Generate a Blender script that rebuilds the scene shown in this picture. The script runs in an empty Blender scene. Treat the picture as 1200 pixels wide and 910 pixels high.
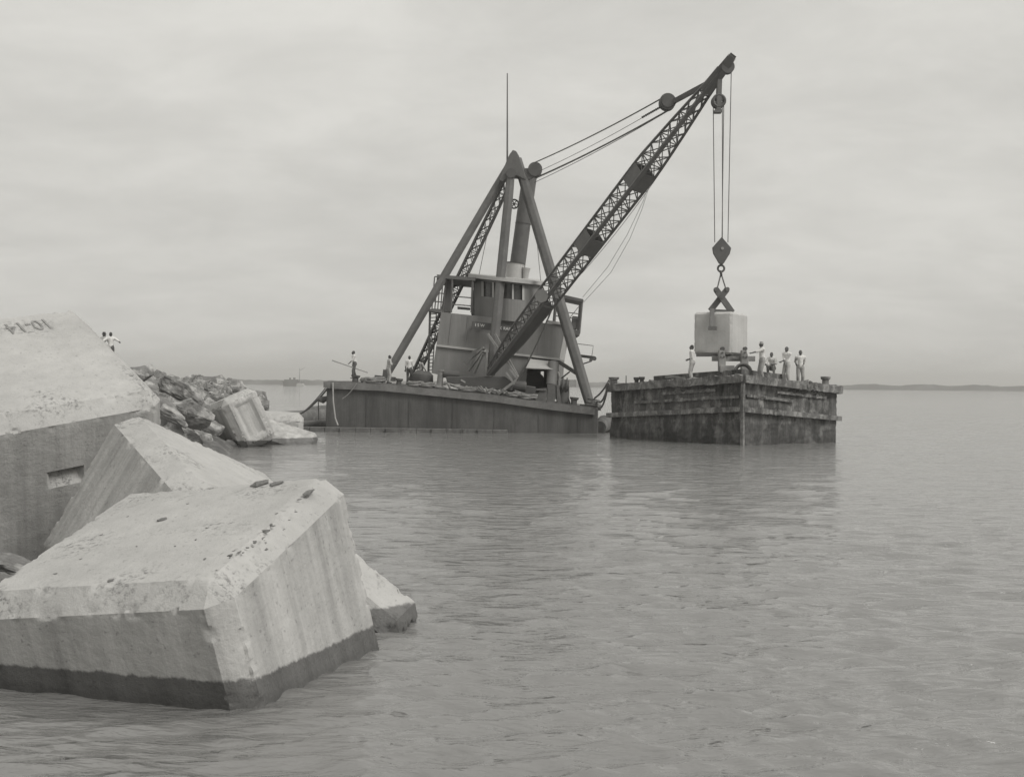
import bpy, bmesh, math, random
from mathutils import Vector, Matrix, Quaternion, noise
V = Vector
sc = bpy.context.scene
col = sc.collection
random.seed(7)

# ------------------------------------------------------------------ camera
F = 1448.0
TH, PI_ = math.radians(.5), math.radians(.18)
CH = 2.6
CR = V((math.cos(TH), 0, math.sin(TH)))
_u0 = V((-math.sin(TH), 0, math.cos(TH)))
_f0 = V((0, 1, 0))
CF = _f0*math.cos(PI_) - _u0*math.sin(PI_)
CU = _u0*math.cos(PI_) + _f0*math.sin(PI_)
CC = V((0, 0, CH))
def P(x, y, D):
    return CC + (CF + CR*((x-600)/F) - CU*((y-455)/F))*D
def on_z(x, y, z=0.0):
    d = CF + CR*((x-600)/F) - CU*((y-455)/F)
    return CC + d*((z-CH)/d.z)
def proj(X):
    d = V(X)-CC; z = d.dot(CF)
    return 600+F*d.dot(CR)/z, 455-F*d.dot(CU)/z
cd = bpy.data.cameras.new('camera')
cam = bpy.data.objects.new('camera', cd); col.objects.link(cam)
cd.sensor_width = 36; cd.lens = 36*F/1200
cd.clip_start = .1; cd.clip_end = 20000
M = Matrix((CR, CU, -CF)).transposed().to_4x4(); M.translation = CC
cam.matrix_world = M
sc.camera = cam

# ------------------------------------------------------------------ materials
TINT = (1.0, .99, .965)
def g(v, t=TINT): return (v*t[0], v*t[1], v*t[2], 1)
def mk(name, v, rough=.75, var=.3, scale=2.0, bump=.25, streak=0.0, light=None, light_amt=.5, light_scale=3.0,
       wet=None, spec=.35, speck=0.0, streak_dir=(7, 7, .35), bscale=None, rng=(.52, .66), crust=0.0, fine=0.0):
    m = bpy.data.materials.new(name); m.use_nodes = True
    nt = m.node_tree; N = nt.nodes; L = nt.links
    b = N['Principled BSDF']
    b.inputs['Specular IOR Level'].default_value = spec
    tc = N.new('ShaderNodeTexCoord')
    def nz(sc_, det=6, mapping=None, r=.6):
        n = N.new('ShaderNodeTexNoise'); n.inputs['Scale'].default_value = sc_
        n.inputs['Detail'].default_value = det; n.inputs['Roughness'].default_value = r
        if mapping:
            mp = N.new('ShaderNodeMapping'); mp.inputs['Scale'].default_value = mapping
            L.new(tc.outputs['Object'], mp.inputs['Vector']); L.new(mp.outputs[0], n.inputs['Vector'])
        else: L.new(tc.outputs['Object'], n.inputs['Vector'])
        return n.outputs['Fac']
    def mr(fac, a, b_, c, d):
        n = N.new('ShaderNodeMapRange'); n.inputs[1].default_value = a; n.inputs[2].default_value = b_
        n.inputs[3].default_value = c; n.inputs[4].default_value = d; L.new(fac, n.inputs[0]); return n.outputs[0]
    def mul(a, b_):
        n = N.new('ShaderNodeMath'); n.operation = 'MULTIPLY'; L.new(a, n.inputs[0])
        if isinstance(b_, float): n.inputs[1].default_value = b_
        else: L.new(b_, n.inputs[1])
        return n.outputs[0]
    f1 = nz(scale); f2 = nz(scale*7)
    k = mul(mr(f1, .3, .7, 1-var, 1+var), mr(f2, .3, .7, 1-var*.5, 1+var*.5))
    if streak:
        k = mul(k, mr(nz(1, 5, streak_dir), .35, .65, 1-streak, 1+streak))
    if speck:
        k = mul(k, mr(nz(scale*24, 3, None, .5), .64, .69, 1.0, 1-speck))
    if fine:
        k = mul(k, mr(nz(1, 6, (19, 19, .9), .7), .38, .62, 1-fine, 1+fine))
        k = mul(k, mr(nz(1, 4, (9, 9, .25), .5), .66, .7, 1.0, 1.12))
    if crust:
        pa = mr(nz(1.3, 5, None, .65), .5, .6, 0, 1); gr = mr(nz(16, 8, None, .8), .5, .6, 0, crust)
        q = N.new('ShaderNodeMath'); q.operation = 'SUBTRACT'; q.inputs[0].default_value = 1.0; L.new(mul(pa, gr), q.inputs[1]); k = mul(k, q.outputs[0])
    val = mul(k, v)
    if light:
        mx = N.new('ShaderNodeMix')
        L.new(mr(nz(light_scale, 8, (1.2, 1.2, .8), .7), rng[0], rng[1], 0, light_amt), mx.inputs[0])
        L.new(val, mx.inputs[2]); mx.inputs[3].default_value = light; val = mx.outputs[0]
    if wet:
        zw, dark, jag = wet
        geo = N.new('ShaderNodeNewGeometry'); sx = N.new('ShaderNodeSeparateXYZ')
        L.new(geo.outputs['Position'], sx.inputs[0])
        ad = N.new('ShaderNodeMath'); ad.operation = 'MULTIPLY_ADD'
        L.new(nz(2.2, 9, (2, 2, .8), .82), ad.inputs[0]); ad.inputs[1].default_value = jag; L.new(sx.outputs['Z'], ad.inputs[2])
        wf = mul(mr(ad.outputs[0], zw+jag*.5-.012, zw+jag*.5+.012, dark, 1.0), mr(ad.outputs[0], zw*.35+jag*.5-.03, zw*.35+jag*.5+.05, .82, 1.0))
        val = mul(val, wf)
        L.new(mr(wf, dark, 1, .35, rough), b.inputs['Roughness'])
    else:
        L.new(mr(f2, .3, .7, max(.05, rough-.12), min(1, rough+.12)), b.inputs['Roughness'])
    cl = N.new('ShaderNodeCombineColor')
    for i in range(3): L.new(mul(val, float(TINT[i])), cl.inputs[i])
    L.new(cl.outputs[0], b.inputs['Base Color'])
    if bump:
        bp = N.new('ShaderNodeBump'); bp.inputs['Strength'].default_value = bump; bp.inputs['Distance'].default_value = .03
        L.new(nz((bscale or scale*6), 8, None, .7), bp.inputs['Height']); L.new(bp.outputs[0], b.inputs['Normal'])
    return m
MT = {}
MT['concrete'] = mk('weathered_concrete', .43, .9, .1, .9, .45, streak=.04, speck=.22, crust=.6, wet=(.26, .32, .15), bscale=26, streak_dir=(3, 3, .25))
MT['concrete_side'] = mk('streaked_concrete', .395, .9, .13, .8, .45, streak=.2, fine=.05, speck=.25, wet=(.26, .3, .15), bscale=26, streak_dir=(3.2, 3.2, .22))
MT['concrete_fresh'] = mk('fresh_concrete', .46, .9, .09, 1.4, .25, streak=.05, fine=.04, speck=.15, streak_dir=(2, 2, .3))
MT['rock'] = mk('breakwater_stone', .18, .9, .4, 1.1, .9, light=.48, light_amt=.75, light_scale=1.1, rng=(.52, .64), wet=(.35, .5, .3), bscale=5)
MT['rock_core'] = mk('rubble_core', .11, .95, .4, .7, .9, light=.3, light_amt=.5, bscale=3)
MT['chip'] = mk('broken_concrete', .22, .95, .4, 8, .6)
MT['hull'] = mk('dull_black_steel_hull', .09, .7, .14, .35, .08, streak=.2, fine=.1, light=.15, light_amt=.45, light_scale=.7, streak_dir=(1.6, 1.6, .12))
MT['rail'] = mk('worn_timber_rail', .17, .85, .25, 1.2, .4, light=.24, light_amt=.5)
MT['steel'] = mk('painted_dark_steel', .122, .65, .18, 1.2, .15, light=.19, light_amt=.4, rng=(.55, .7))
MT['steel_dark'] = mk('black_steel', .095, .6, .15, 1.0, .1)
MT['house'] = mk('grey_house_paint', .205, .65, .08, .5, .06, streak=.08, fine=.04, streak_dir=(2, 2, .2))
MT['house_light'] = mk('pale_trim_and_lit_side', .42, .65, .1, .8, .05)
MT['glass'] = mk('dark_window_glass', .055, .2, .1, 1, 0, spec=.4)
MT['deck'] = mk('deck_planking', .13, .9, .3, 1.2, .5)
MT['timber'] = mk('grey_timber', .26, .85, .25, 2.5, .4)
MT['timber_pale'] = mk('pale_sawn_timber', .36, .85, .2, 2.5, .3)
MT['rope'] = mk('manila_rope', .22, .95, .25, 6, .4)
MT['rope_dark'] = mk('tarred_wire_rope', .16, .7, .2, 5, .2)
MT['scow'] = mk('rotten_barge_planking', .095, .9, .4, .6, .9, streak=.35, fine=.25, light=.42, light_amt=.7, light_scale=1.7, rng=(.5, .72), wet=(.95, .6, .6), streak_dir=(2.4, 2.4, .3), bscale=7)
MT['scow_rim'] = mk('barge_fender_timber', .13, .9, .45, 1.2, .9, light=.4, light_amt=.75, light_scale=2.5, rng=(.48, .68), bscale=6)
MT['float'] = mk('floating_log', .12, .8, .35, 1.6, .5, light=.24, light_amt=.5)
MT['skin'] = mk('skin', .13, .6, .08, 6, 0)
MT['skin_dark'] = mk('sunburnt_skin', .1, .6, .08, 6, 0)
MT['hair'] = mk('dark_hair', .06, .7, .15, 30, .2)
MT['shirt'] = mk('pale_shirt', .66, .9, .12, 9, .4)
MT['shirt_grey'] = mk('grey_shirt', .42, .9, .12, 9, .4)
MT['trousers'] = mk('grey_trousers', .3, .9, .15, 9, .4)
MT['trousers_pale'] = mk('washed_trousers', .42, .9, .15, 9, .4)
MT['trousers_dark'] = mk('dark_trousers', .1, .9, .12, 7, .3)
MT['boot'] = mk('boot_leather', .1, .6, .1, 8, .2)
MT['hat'] = mk('hat_felt', .06, .9, .1, 8, .2)
MT['hat_pale'] = mk('straw_hat', .34, .9, .1, 8, .2)
MT['paint'] = mk('faded_black_paint', .24, .9, .3, 14, 0)
MT['chalk'] = mk('chalk_line', .62, .95, .2, 9, 0)
MT['letter'] = mk('white_lettering', .75, .7, .1, 4, 0)
MT['shore'] = mk('far_scrub', .07, 1, .35, .012, 0, light=.2, light_amt=.5, light_scale=.02)
MT['ship'] = mk('far_ship_paint', .16, .8, .2, .2, 0)
MT['ship_pale'] = mk('far_ship_house', .4, .8, .1, .2, 0)

# ------------------------------------------------------------------ mesh helpers
W = {}
def tag(o, label=None, cat=None, group=None, kind=None):
    if label: o['label'] = label
    if cat: o['category'] = cat
    if group: o['group'] = group
    if kind: o['kind'] = kind
    return o
def thing(name, label, cat, loc, group=None):
    o = bpy.data.objects.new(name, None); col.objects.link(o); o.location = loc
    o.empty_display_size = .2
    W[o] = V(loc); return tag(o, label, cat, group)
def link_mesh(name, me, mat, parent=None, loc=None):
    """me has world-space vertices"""
    org = W[parent] if parent else (V(loc) if loc is not None else V((0, 0, 0)))
    me.transform(Matrix.Translation(-org))
    o = bpy.data.objects.new(name, me); col.objects.link(o)
    for mm in (mat if isinstance(mat, (list, tuple)) else [mat]):
        me.materials.append(MT[mm] if isinstance(mm, str) else mm)
    if parent: o.parent = parent; W[o] = V(org)
    else: o.location = org; W[o] = V(org)
    return o
def basis(d, up=V((0, 0, 1))):
    d = d.normalized()
    s = d.cross(up)
    if s.length < 1e-4: s = d.cross(V((0, 1, 0)))
    s.normalize(); return d, s, s.cross(d).normalized()
class MB:
    def __init__(s): s.v = []; s.f = []
    def add(s, vs, fs):
        n = len(s.v); s.v += [V(v) for v in vs]; s.f += [tuple(i+n for i in f) for f in fs]; return s
    def box8(s, a):
        return s.add(a, [(0, 3, 2, 1), (4, 5, 6, 7), (0, 1, 5, 4), (1, 2, 6, 5), (2, 3, 7, 6), (3, 0, 4, 7)])
    def box(s, c, ex, ey, ez):
        c = V(c); return s.box8([c-ex-ey-ez, c+ex-ey-ez, c+ex+ey-ez, c-ex+ey-ez, c-ex-ey+ez, c+ex-ey+ez, c+ex+ey+ez, c-ex+ey+ez])
    def beam(s, p0, p1, w, h=None, up=V((0, 0, 1)), w1=None, h1=None):
        p0, p1 = V(p0), V(p1); h = h or w; w1 = w1 or w; h1 = h1 or h
        d, a, b = basis(p1-p0, up)
        r = [p+a*(sx*ww/2)+b*(sy*hh/2) for p, ww, hh in ((p0, w, h), (p1, w1, h1)) for sx, sy in ((-1, -1), (1, -1), (1, 1), (-1, 1))]
        return s.box8(r)
    def tube(s, p0, p1, r0, r1=None, n=10):
        return s.path([p0, p1], [r0, r0 if r1 is None else r1], n)
    def path(s, pts, r, n=8):
        pts = [V(p) for p in pts]
        if not isinstance(r, (list, tuple)): r = [r]*len(pts)
        vs = []; ref = None
        for i, p in enumerate(pts):
            d = (pts[min(i+1, len(pts)-1)]-pts[max(i-1, 0)]).normalized()
            if ref is None: _, a, b = basis(d)
            else:
                a = (ref-d*ref.dot(d)).normalized(); b = a.cross(d)
            ref = a
            b = d.cross(a)
            vs += [p+(a*math.cos(t)+b*math.sin(t))*r[i] for t in [2*math.pi*k/n for k in range(n)]]
        fs = []
        for i in range(len(pts)-1):
            for k in range(n):
                fs.append((i*n+k, i*n+(k+1) % n, (i+1)*n+(k+1) % n, (i+1)*n+k))
        fs.append(tuple(range(n))[::-1]); fs.append(tuple((len(pts)-1)*n+k for k in range(n)))
        return s.add(vs, fs)
    def prism(s, poly, vec):
        n = len(poly); vec = V(vec)
        vs = [V(p) for p in poly]+[V(p)+vec for p in poly]
        fs = [tuple(range(n)), tuple(range(2*n-1, n-1, -1))]+[(i, i+n, (i+1) % n+n, (i+1) % n) for i in range(n)]
        return s.add(vs, fs)
    def ext(s, poly, D, depth):
        return s.prism([P(x, y, D) for x, y in poly], (0, depth, 0))
    def disc(s, c, axis, r, th, n=20):
        a = V(axis).normalized(); return s.tube(V(c)-a*th/2, V(c)+a*th/2, r, r, n)
    def sheave(s, c, axis, r, th, n=22):
        a = V(axis).normalized(); c = V(c)
        return s.path([c-a*th/2, c-a*th*.45, c-a*th*.15, c+a*th*.15, c+a*th*.45, c+a*th/2], [r*.97, r, r*.86, r*.86, r, r*.97], n)
    def sphere(s, c, r, n=12, m=8, rot=None):
        if not isinstance(r, (list, tuple)): r = (r, r, r)
        c = V(c); vs = []
        for i in range(m+1):
            ph = math.pi*i/m
            for k in range(n):
                t = 2*math.pi*k/n
                p = V((r[0]*math.sin(ph)*math.cos(t), r[1]*math.sin(ph)*math.sin(t), r[2]*math.cos(ph)))
                if rot: p = rot @ p
                vs.append(c+p)
        fs = [(i*n+k, (i+1)*n+k, (i+1)*n+(k+1) % n, i*n+(k+1) % n) for i in range(m) for k in range(n)]
        return s.add(vs, fs)
    def torus(s, c, axis, R, r, n=20, m=8, arc=1.0):
        d, a, b = basis(V(axis)); c = V(c)
        pts = [c+(a*math.cos(t)+b*math.sin(t))*R for t in [2*math.pi*arc*k/n for k in range(n+1)]]
        return s.path(pts, r, m)
    def mesh(s, name, smooth=False):
        me = bpy.data.meshes.new(name); me.from_pydata([tuple(v) for v in s.v], [], s.f)
        bm = bmesh.new(); bm.from_mesh(me)
        bmesh.ops.remove_doubles(bm, verts=bm.verts, dist=1e-6)
        bmesh.ops.recalc_face_normals(bm, faces=bm.faces); bm.to_mesh(me); bm.free()
        if smooth:
            me.polygons.foreach_set('use_smooth', [True]*len(me.polygons))
            try: me.set_sharp_from_angle(angle=math.radians(40))
            except Exception: pass
        return me
    def center(s):
        lo = V([min(v[i] for v in s.v) for i in range(3)]); hi = V([max(v[i] for v in s.v) for i in range(3)])
        return V(((lo.x+hi.x)/2, (lo.y+hi.y)/2, lo.z))
    def build(s, name, mat, parent=None, smooth=False, bevel=0):
        o = link_mesh(name, s.mesh(name, smooth), mat, parent, None if parent else s.center())
        if bevel:
            b = o.modifiers.new('bevel', 'BEVEL'); b.width = bevel; b.segments = 2; b.limit_method = 'ANGLE'
        return o
def sag(a, b, s, n=14):
    a, b = V(a), V(b)
    return [a.lerp(b, i/n)-V((0, 0, s*4*(i/n)*(1-i/n))) for i in range(n+1)]

# ------------------------------------------------------------------ sky + sun
w = bpy.data.worlds.new('World'); sc.world = w; w.use_nodes = True
nt = w.node_tree; N = nt.nodes; L = nt.links
bg = N['Background']; bg.inputs['Strength'].default_value = .1
SUN_EL, SUN_AZ = math.radians(43), math.radians(126)   # azimuth clockwise from +Y
sky = N.new('ShaderNodeTexSky'); sky.sky_type = 'NISHITA'; sky.sun_disc = False
sky.sun_elevation = SUN_EL; sky.sun_rotation = SUN_AZ
hs = N.new('ShaderNodeHueSaturation'); hs.inputs['Saturation'].default_value = 0
L.new(sky.outputs[0], hs.inputs['Color'])
tc = N.new('ShaderNodeTexCoord'); sx = N.new('ShaderNodeSeparateXYZ'); L.new(tc.outputs['Generated'], sx.inputs[0])
def mth(op, a, b=None):
    n = N.new('ShaderNodeMath'); n.operation = op
    for i, q in enumerate((a, b)):
        if q is None: continue
        if isinstance(q, (int, float)): n.inputs[i].default_value = q
        else: L.new(q, n.inputs[i])
    return n.outputs[0]
zz = mth('ADD', mth('MAXIMUM', sx.outputs['Z'], 0.0), .26)
cv = N.new('ShaderNodeCombineXYZ')
L.new(mth('DIVIDE', sx.outputs['X'], zz), cv.inputs[0]); L.new(mth('DIVIDE', sx.outputs['Y'], zz), cv.inputs[1])
def wn(scale, det, rough, mp=(1, 1, 1), lac=2.0):
    m_ = N.new('ShaderNodeMapping'); m_.inputs['Scale'].default_value = mp; m_.inputs['Location'].default_value = (3.1, 1.7, .4)
    L.new(cv.outputs[0], m_.inputs[0])
    n = N.new('ShaderNodeTexNoise'); n.inputs['Scale'].default_value = scale; n.inputs['Detail'].default_value = det
    n.inputs['Roughness'].default_value = rough; n.inputs['Distortion'].default_value = .4
    L.new(m_.outputs[0], n.inputs['Vector']); return n.outputs['Fac']
def wmr(f, a, b, c, d, smooth=True):
    n = N.new('ShaderNodeMapRange'); n.interpolation_type = 'SMOOTHSTEP' if smooth else 'LINEAR'
    for i, q in enumerate((a, b, c, d)): n.inputs[1+i].default_value = q
    L.new(f, n.inputs[0]); return n.outputs[0]
c1 = wmr(wn(1.5, 6, .55), .32, .7, .935, 1.07); c2 = wmr(wn(5.0, 8, .62, (.7, 1, 1)), .3, .72, .945, 1.06)
grad = wmr(sx.outputs['Z'], .0, .35, .97, 1.05); zen = wmr(sx.outputs['Z'], .35, 1.0, 1.0, 1.25)
SKYV = 4.7
val = mth('MULTIPLY', mth('MULTIPLY', mth('MULTIPLY', c1, c2), mth('MULTIPLY', grad, zen)), SKYV)
cc = N.new('ShaderNodeCombineColor')
for i, t in enumerate((1.0, .985, .93)): L.new(mth('MULTIPLY', val, t), cc.inputs[i])
mx = N.new('ShaderNodeMix'); mx.data_type = 'RGBA'; mx.inputs[0].default_value = .95
L.new(hs.outputs[0], mx.inputs[6]); L.new(cc.outputs[0], mx.inputs[7]); L.new(mx.outputs[2], bg.inputs['Color'])
sd = bpy.data.lights.new('sun', 'SUN'); sd.energy = 1.5; sd.angle = math.radians(22); sd.color = (1, .98, .94)
so = bpy.data.objects.new('sun', sd); col.objects.link(so)
to_sun = V((math.sin(SUN_AZ)*math.cos(SUN_EL), math.cos(SUN_AZ)*math.cos(SUN_EL), math.sin(SUN_EL)))
so.rotation_euler = to_sun.to_track_quat('Z', 'Y').to_euler(); so.location = (0, 0, 50)
vs_ = sc.view_settings; sc.display_settings.display_device = 'sRGB'
vs_.view_transform = 'Standard'; vs_.look = 'None'; vs_.exposure = .45; vs_.gamma = 1; vs_.use_curve_mapping = False

# ------------------------------------------------------------------ water
def make_water():
    import numpy as np
    rows = [-200, -60, -20, -6]
    r = 2.0
    while r < 4000: rows.append(r-2.0); r *= 1.0055
    rows.append(4300); rows = np.array(rows)
    nc = 520; t = np.linspace(-1, 1, nc+1); ss = .62*t+1.1*t**5
    ya = np.maximum(rows, 0); xwid = np.where(rows < -7, 206, ya+6)
    X = xwid[:, None]*ss[None, :]; Y = np.repeat(rows[:, None], nc+1, 1); sp = np.maximum(.03, .0057*(ya+2))[:, None]
    Z = np.zeros_like(X); rnd = random.Random(3)
    wx = X+.35*np.sin(.55*Y+.31*X)+.5*np.sin(.21*X-.17*Y+1); wy = Y+.35*np.sin(.5*X-.43*Y+2)+.5*np.sin(.19*Y+.13*X)
    for i in range(60):
        lam = .19*(1.055**i)*rnd.uniform(.9, 1.1); ang = math.radians(rnd.gauss(256, 26)); k = 2*math.pi/lam
        am = lam*.018*(1 if lam < .5 else .8*(.5/lam)**1.4)
        env = .65+.5*np.sin(rnd.uniform(.15, .5)*X/max(.6, lam)+rnd.uniform(0, 6))*np.sin(rnd.uniform(.15, .5)*Y/max(.6, lam)+rnd.uniform(0, 6))
        q = np.sin(k*(math.cos(ang)*wx+math.sin(ang)*wy)+rnd.uniform(0, 6.28))
        Z += am*np.clip((lam/sp-2.6)/2.5, 0, 1)*env*(q+.3*q*q)
    Z *= (.8+.35*np.sin(.09*X+.05*Y)*np.sin(.07*Y-.04*X+1)); Z[rows < -7] = 0
    n = nc+1; nr = len(rows)
    a = (np.arange(nr-1)[:, None]*n+np.arange(nc)[None, :]).ravel()
    quads = np.stack([a, a+1, a+n+1, a+n], 1).astype(np.int32)
    me = bpy.data.meshes.new('water'); me.vertices.add(nr*n); me.vertices.foreach_set('co', np.stack([X, Y, Z], 2).astype(np.float32).ravel())
    me.loops.add(quads.size); me.loops.foreach_set('vertex_index', quads.ravel()); me.polygons.add(len(quads))
    me.polygons.foreach_set('loop_start', np.arange(0, quads.size, 4, dtype=np.int32)); me.polygons.foreach_set('loop_total', np.full(len(quads), 4, np.int32))
    me.update(calc_edges=True)
    me.polygons.foreach_set('use_smooth', [True]*len(me.polygons))
    m = bpy.data.materials.new('sea_water'); m.use_nodes = True
    nt = m.node_tree; N = nt.nodes; L = nt.links; b = N['Principled BSDF']
    b.inputs['Base Color'].default_value = g(.18); b.inputs['Roughness'].default_value = .05; b.inputs['IOR'].default_value = 1.85
    tc = N.new('ShaderNodeTexCoord')
    def nz(s, mp, det, dist=.0):
        a = N.new('ShaderNodeMapping'); a.inputs['Scale'].default_value = mp; a.inputs['Rotation'].default_value = (0, 0, .2)
        L.new(tc.outputs['Object'], a.inputs[0]); q = N.new('ShaderNodeTexNoise'); q.inputs['Scale'].default_value = s
        q.inputs['Detail'].default_value = det; q.inputs['Distortion'].default_value = dist; L.new(a.outputs[0], q.inputs['Vector']); return q.outputs['Fac']
    b1 = N.new('ShaderNodeBump'); b1.inputs['Strength'].default_value = .9; b1.inputs['Distance'].default_value = .1
    L.new(nz(2.6, (.5, 1.6, 1), 4, .5), b1.inputs['Height'])
    b2 = N.new('ShaderNodeBump'); b2.inputs['Strength'].default_value = .8; b2.inputs['Distance'].default_value = .034
    L.new(nz(8, (.5, 1.6, 1), 5, .3), b2.inputs['Height']); L.new(b1.outputs[0], b2.inputs['Normal'])
    L.new(b2.outputs[0], b.inputs['Normal'])
    me.materials.append(m)
    o = bpy.data.objects.new('water', me); col.objects.link(o); tag(o, kind='structure')
make_water()

# ------------------------------------------------------------------ far shore
def shore():
    mb = MB(); rnd = random.Random(5)
    x = -1600.0
    def hgt(x): return 5.0+.8*noise.noise(V((x*.006, 0, 1)))+1.2*noise.noise(V((x*.03, 2, 1)))+1.1*noise.noise(V((x*.12, 5, 1)))
    pts = []
    while x < 1700: pts.append(x); x += 3.0
    vs = []; fs = []
    for x in pts:
        h = max(1.0, hgt(x))*(1.15 if x < 0 else 1.3)
        for (dy, z) in ((0, -.3), (4, .9), (14, h*.6), (26, h), (60, h*.9), (90, -1)): vs.append((x, 1500+dy+20*math.sin(x*.003), z))
    for i in range(len(pts)-1):
        for k in range(5): fs.append((i*6+k, (i+1)*6+k, (i+1)*6+k+1, i*6+k+1))
    mb.add(vs, fs); tag(mb.build('far_shore', 'shore', None), kind='structure')
shore()

# ------------------------------------------------------------------ concrete blocks
def block(name, R, t, dims, ch, mat, label, group, res=.045, rough=.012, chip=.05, notch=None, seed=0, cat='concrete block'):
    bm = bmesh.new(); bmesh.ops.create_cube(bm, size=1.0)
    for v in bm.verts: v.co = V((v.co.x*dims[0], v.co.y*dims[1], v.co.z*dims[2]))
    bmesh.ops.bevel(bm, geom=list(bm.edges), offset=ch, segments=1, affect='EDGES', profile=.5)
    cuts = int(max(dims)/res)
    long_ = [e for e in bm.edges if e.calc_length() > ch*2.2]
    bmesh.ops.subdivide_edges(bm, edges=long_, cuts=cuts, use_grid_fill=True)
    sh = [e for e in bm.edges if e.calc_length() > res*1.8]
    bmesh.ops.subdivide_edges(bm, edges=sh, cuts=max(1, int(ch*1.4/res)), use_grid_fill=True)
    bm.normal_update()
    hx = [d/2 for d in dims]; off = V((seed*7.3, seed*3.1, seed*1.7))
    new = []
    for v in bm.verts:
        c = v.co
        dd = sorted([hx[i]-abs(c[i]) for i in range(3)])
        e = abs(dd[1]-ch) if dd[0] < .002 else min(dd[0], dd[1])   # distance to a chamfer edge
        n1 = noise.noise(c*1.6+off); n2 = noise.noise(c*6+off); n3 = noise.noise(c*17+off)
        d = rough*(.6*n1+.5*n2+.5*n3)
        k = math.exp(-(e/.045)**2)
        cf = noise.noise(c*5+off*2)+.7*noise.noise(c*15+off)
        if cf > .15: d -= chip*k*min(1, (cf-.15)*3)
        if notch: d -= notch(c, n2)
        new.append(c+v.normal*d)
    for v, c in zip(bm.verts, new): v.co = c
    me = bpy.data.meshes.new(name); bm.to_mesh(me); bm.free()
    me.polygons.foreach_set('use_smooth', [True]*len(me.polygons))
    me.set_sharp_from_angle(angle=math.radians(28))
    o = bpy.data.objects.new(name, me); col.objects.link(o)
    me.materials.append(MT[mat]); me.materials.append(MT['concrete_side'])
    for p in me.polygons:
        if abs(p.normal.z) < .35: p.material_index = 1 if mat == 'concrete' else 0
    Rm = Matrix(R); q = Rm.to_4x4(); q.translation = V(t); o.matrix_world = q; W[o] = V(t)
    return tag(o, label, cat, group)
GB = 'concrete armour blocks on the breakwater'
bC = block('concrete_block', [[.9482, .259, -.1837], [-.2995, .9219, -.2459], [.1057, .2882, .9517]], (-2.878, 11.19, .324), (2.473, 2.552, 2.0), .175,
      'concrete', 'nearest big pale concrete block tilted in the water with a dark wet band', GB, .03, .006, .022, seed=1,
      notch=lambda c, n: (.10*max(0, 1-(((c.x+.25)/.42)**2+((c.z+.1)/.12)**2))+.04*max(0, n) if (c.y < -1.0 and ((c.x+.25)/.5)**2+((c.z+.1)/.16)**2 < 1) else 0))
kA, kB = 1.12, .95
RA = [[.7808, -.6106, .1324], [.6019, .6781, -.4218], [.1678, .409, .897]]; tA = tuple(CC+(V((-5.667, 13.926, 1.894))-CC)*kA); dA = (2.568*kA, 2.602*kA, 2.0*kA)
def notchA(c, n):
    if c.y > -1.25: return 0
    u = (c.x-.2)/.21; v_ = (c.z-.24)/.115
    if abs(u) < 1 and abs(v_) < 1: return max(0, .15*(.5+.5*v_)*min(1, (1-abs(u))*5)*min(1, max(0, (1-v_+.5*n))*9)+.02*n)
    return 0
bA = block('concrete_block', RA, tA, dA, .165, 'concrete', 'tall leaning concrete block with painted numbers on top and a notch in its front', GB, .032, .006, .026, notch=notchA, seed=2)
RB = [[.6835, -.5358, .4957], [.6078, .7939, .0201], [-.4043, .2876, .8682]]; tB = tuple(CC+(V((-3.708, 14.248, .639))-CC)*kB); dB = (2.252*kB, 2.507*kB, 2.038*kB)
bB = block('concrete_block', RB, tB, dB, .2, 'concrete', 'steeply tilted concrete block with streaked side wedged between the two largest blocks', GB, .035, .006, .026, seed=3)
def rotE(x, y, z): return (Matrix.Rotation(math.radians(z), 3, 'Z') @ Matrix.Rotation(math.radians(y), 3, 'Y') @ Matrix.Rotation(math.radians(x), 3, 'X'))
def at_corner(R, dims, s, X): return V(X)-R @ V([s[i]*dims[i]/2 for i in range(3)])
RE = rotE(20, 37, -10); dE = (1.6, .75, 1.2)
block('concrete_block', RE, at_corner(RE, dE, (1, -1, 1), P(470, 745, 12.7)), dE, .15, 'concrete', 'corner of a half sunken concrete block poking out behind the nearest block', GB, .05, .012, .05, seed=4)
RF = rotE(-8, -24, 34); dF = (1.6, 2.2, 2.3)
def notchF(c, n): return .1*min(1, (.42-abs(c.x))*8, (.75-abs(c.z))*8) if (c.y < -1.0 and abs(c.x) < .42 and abs(c.z) < .75) else 0
block('concrete_block', RF, P(283, 494, 50.5), dF, .25, 'concrete', 'tipped concrete block with a sunken dark panel at the foot of the rubble', GB, .07, .015, .06, notch=notchF, seed=5)
RG = rotE(4, 3, 10); dG = (2.3, 2.2, 1.6)
block('concrete_block', RG, P(327, 503, 60), dG, .25, 'concrete', 'low pale block lying flat at the water edge beyond the tipped block', GB, .09, .015, .06, seed=6)
RH = rotE(22, 17, 8); dH = (2.6, 1.8, 1.2)
block('concrete_block', RH, P(333, 520, 52.8), dH, .2, 'concrete_side', 'dark wedge shaped block tip sloping down into the water beside the tipped block', GB, .09, .015, .06, seed=7)

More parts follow.
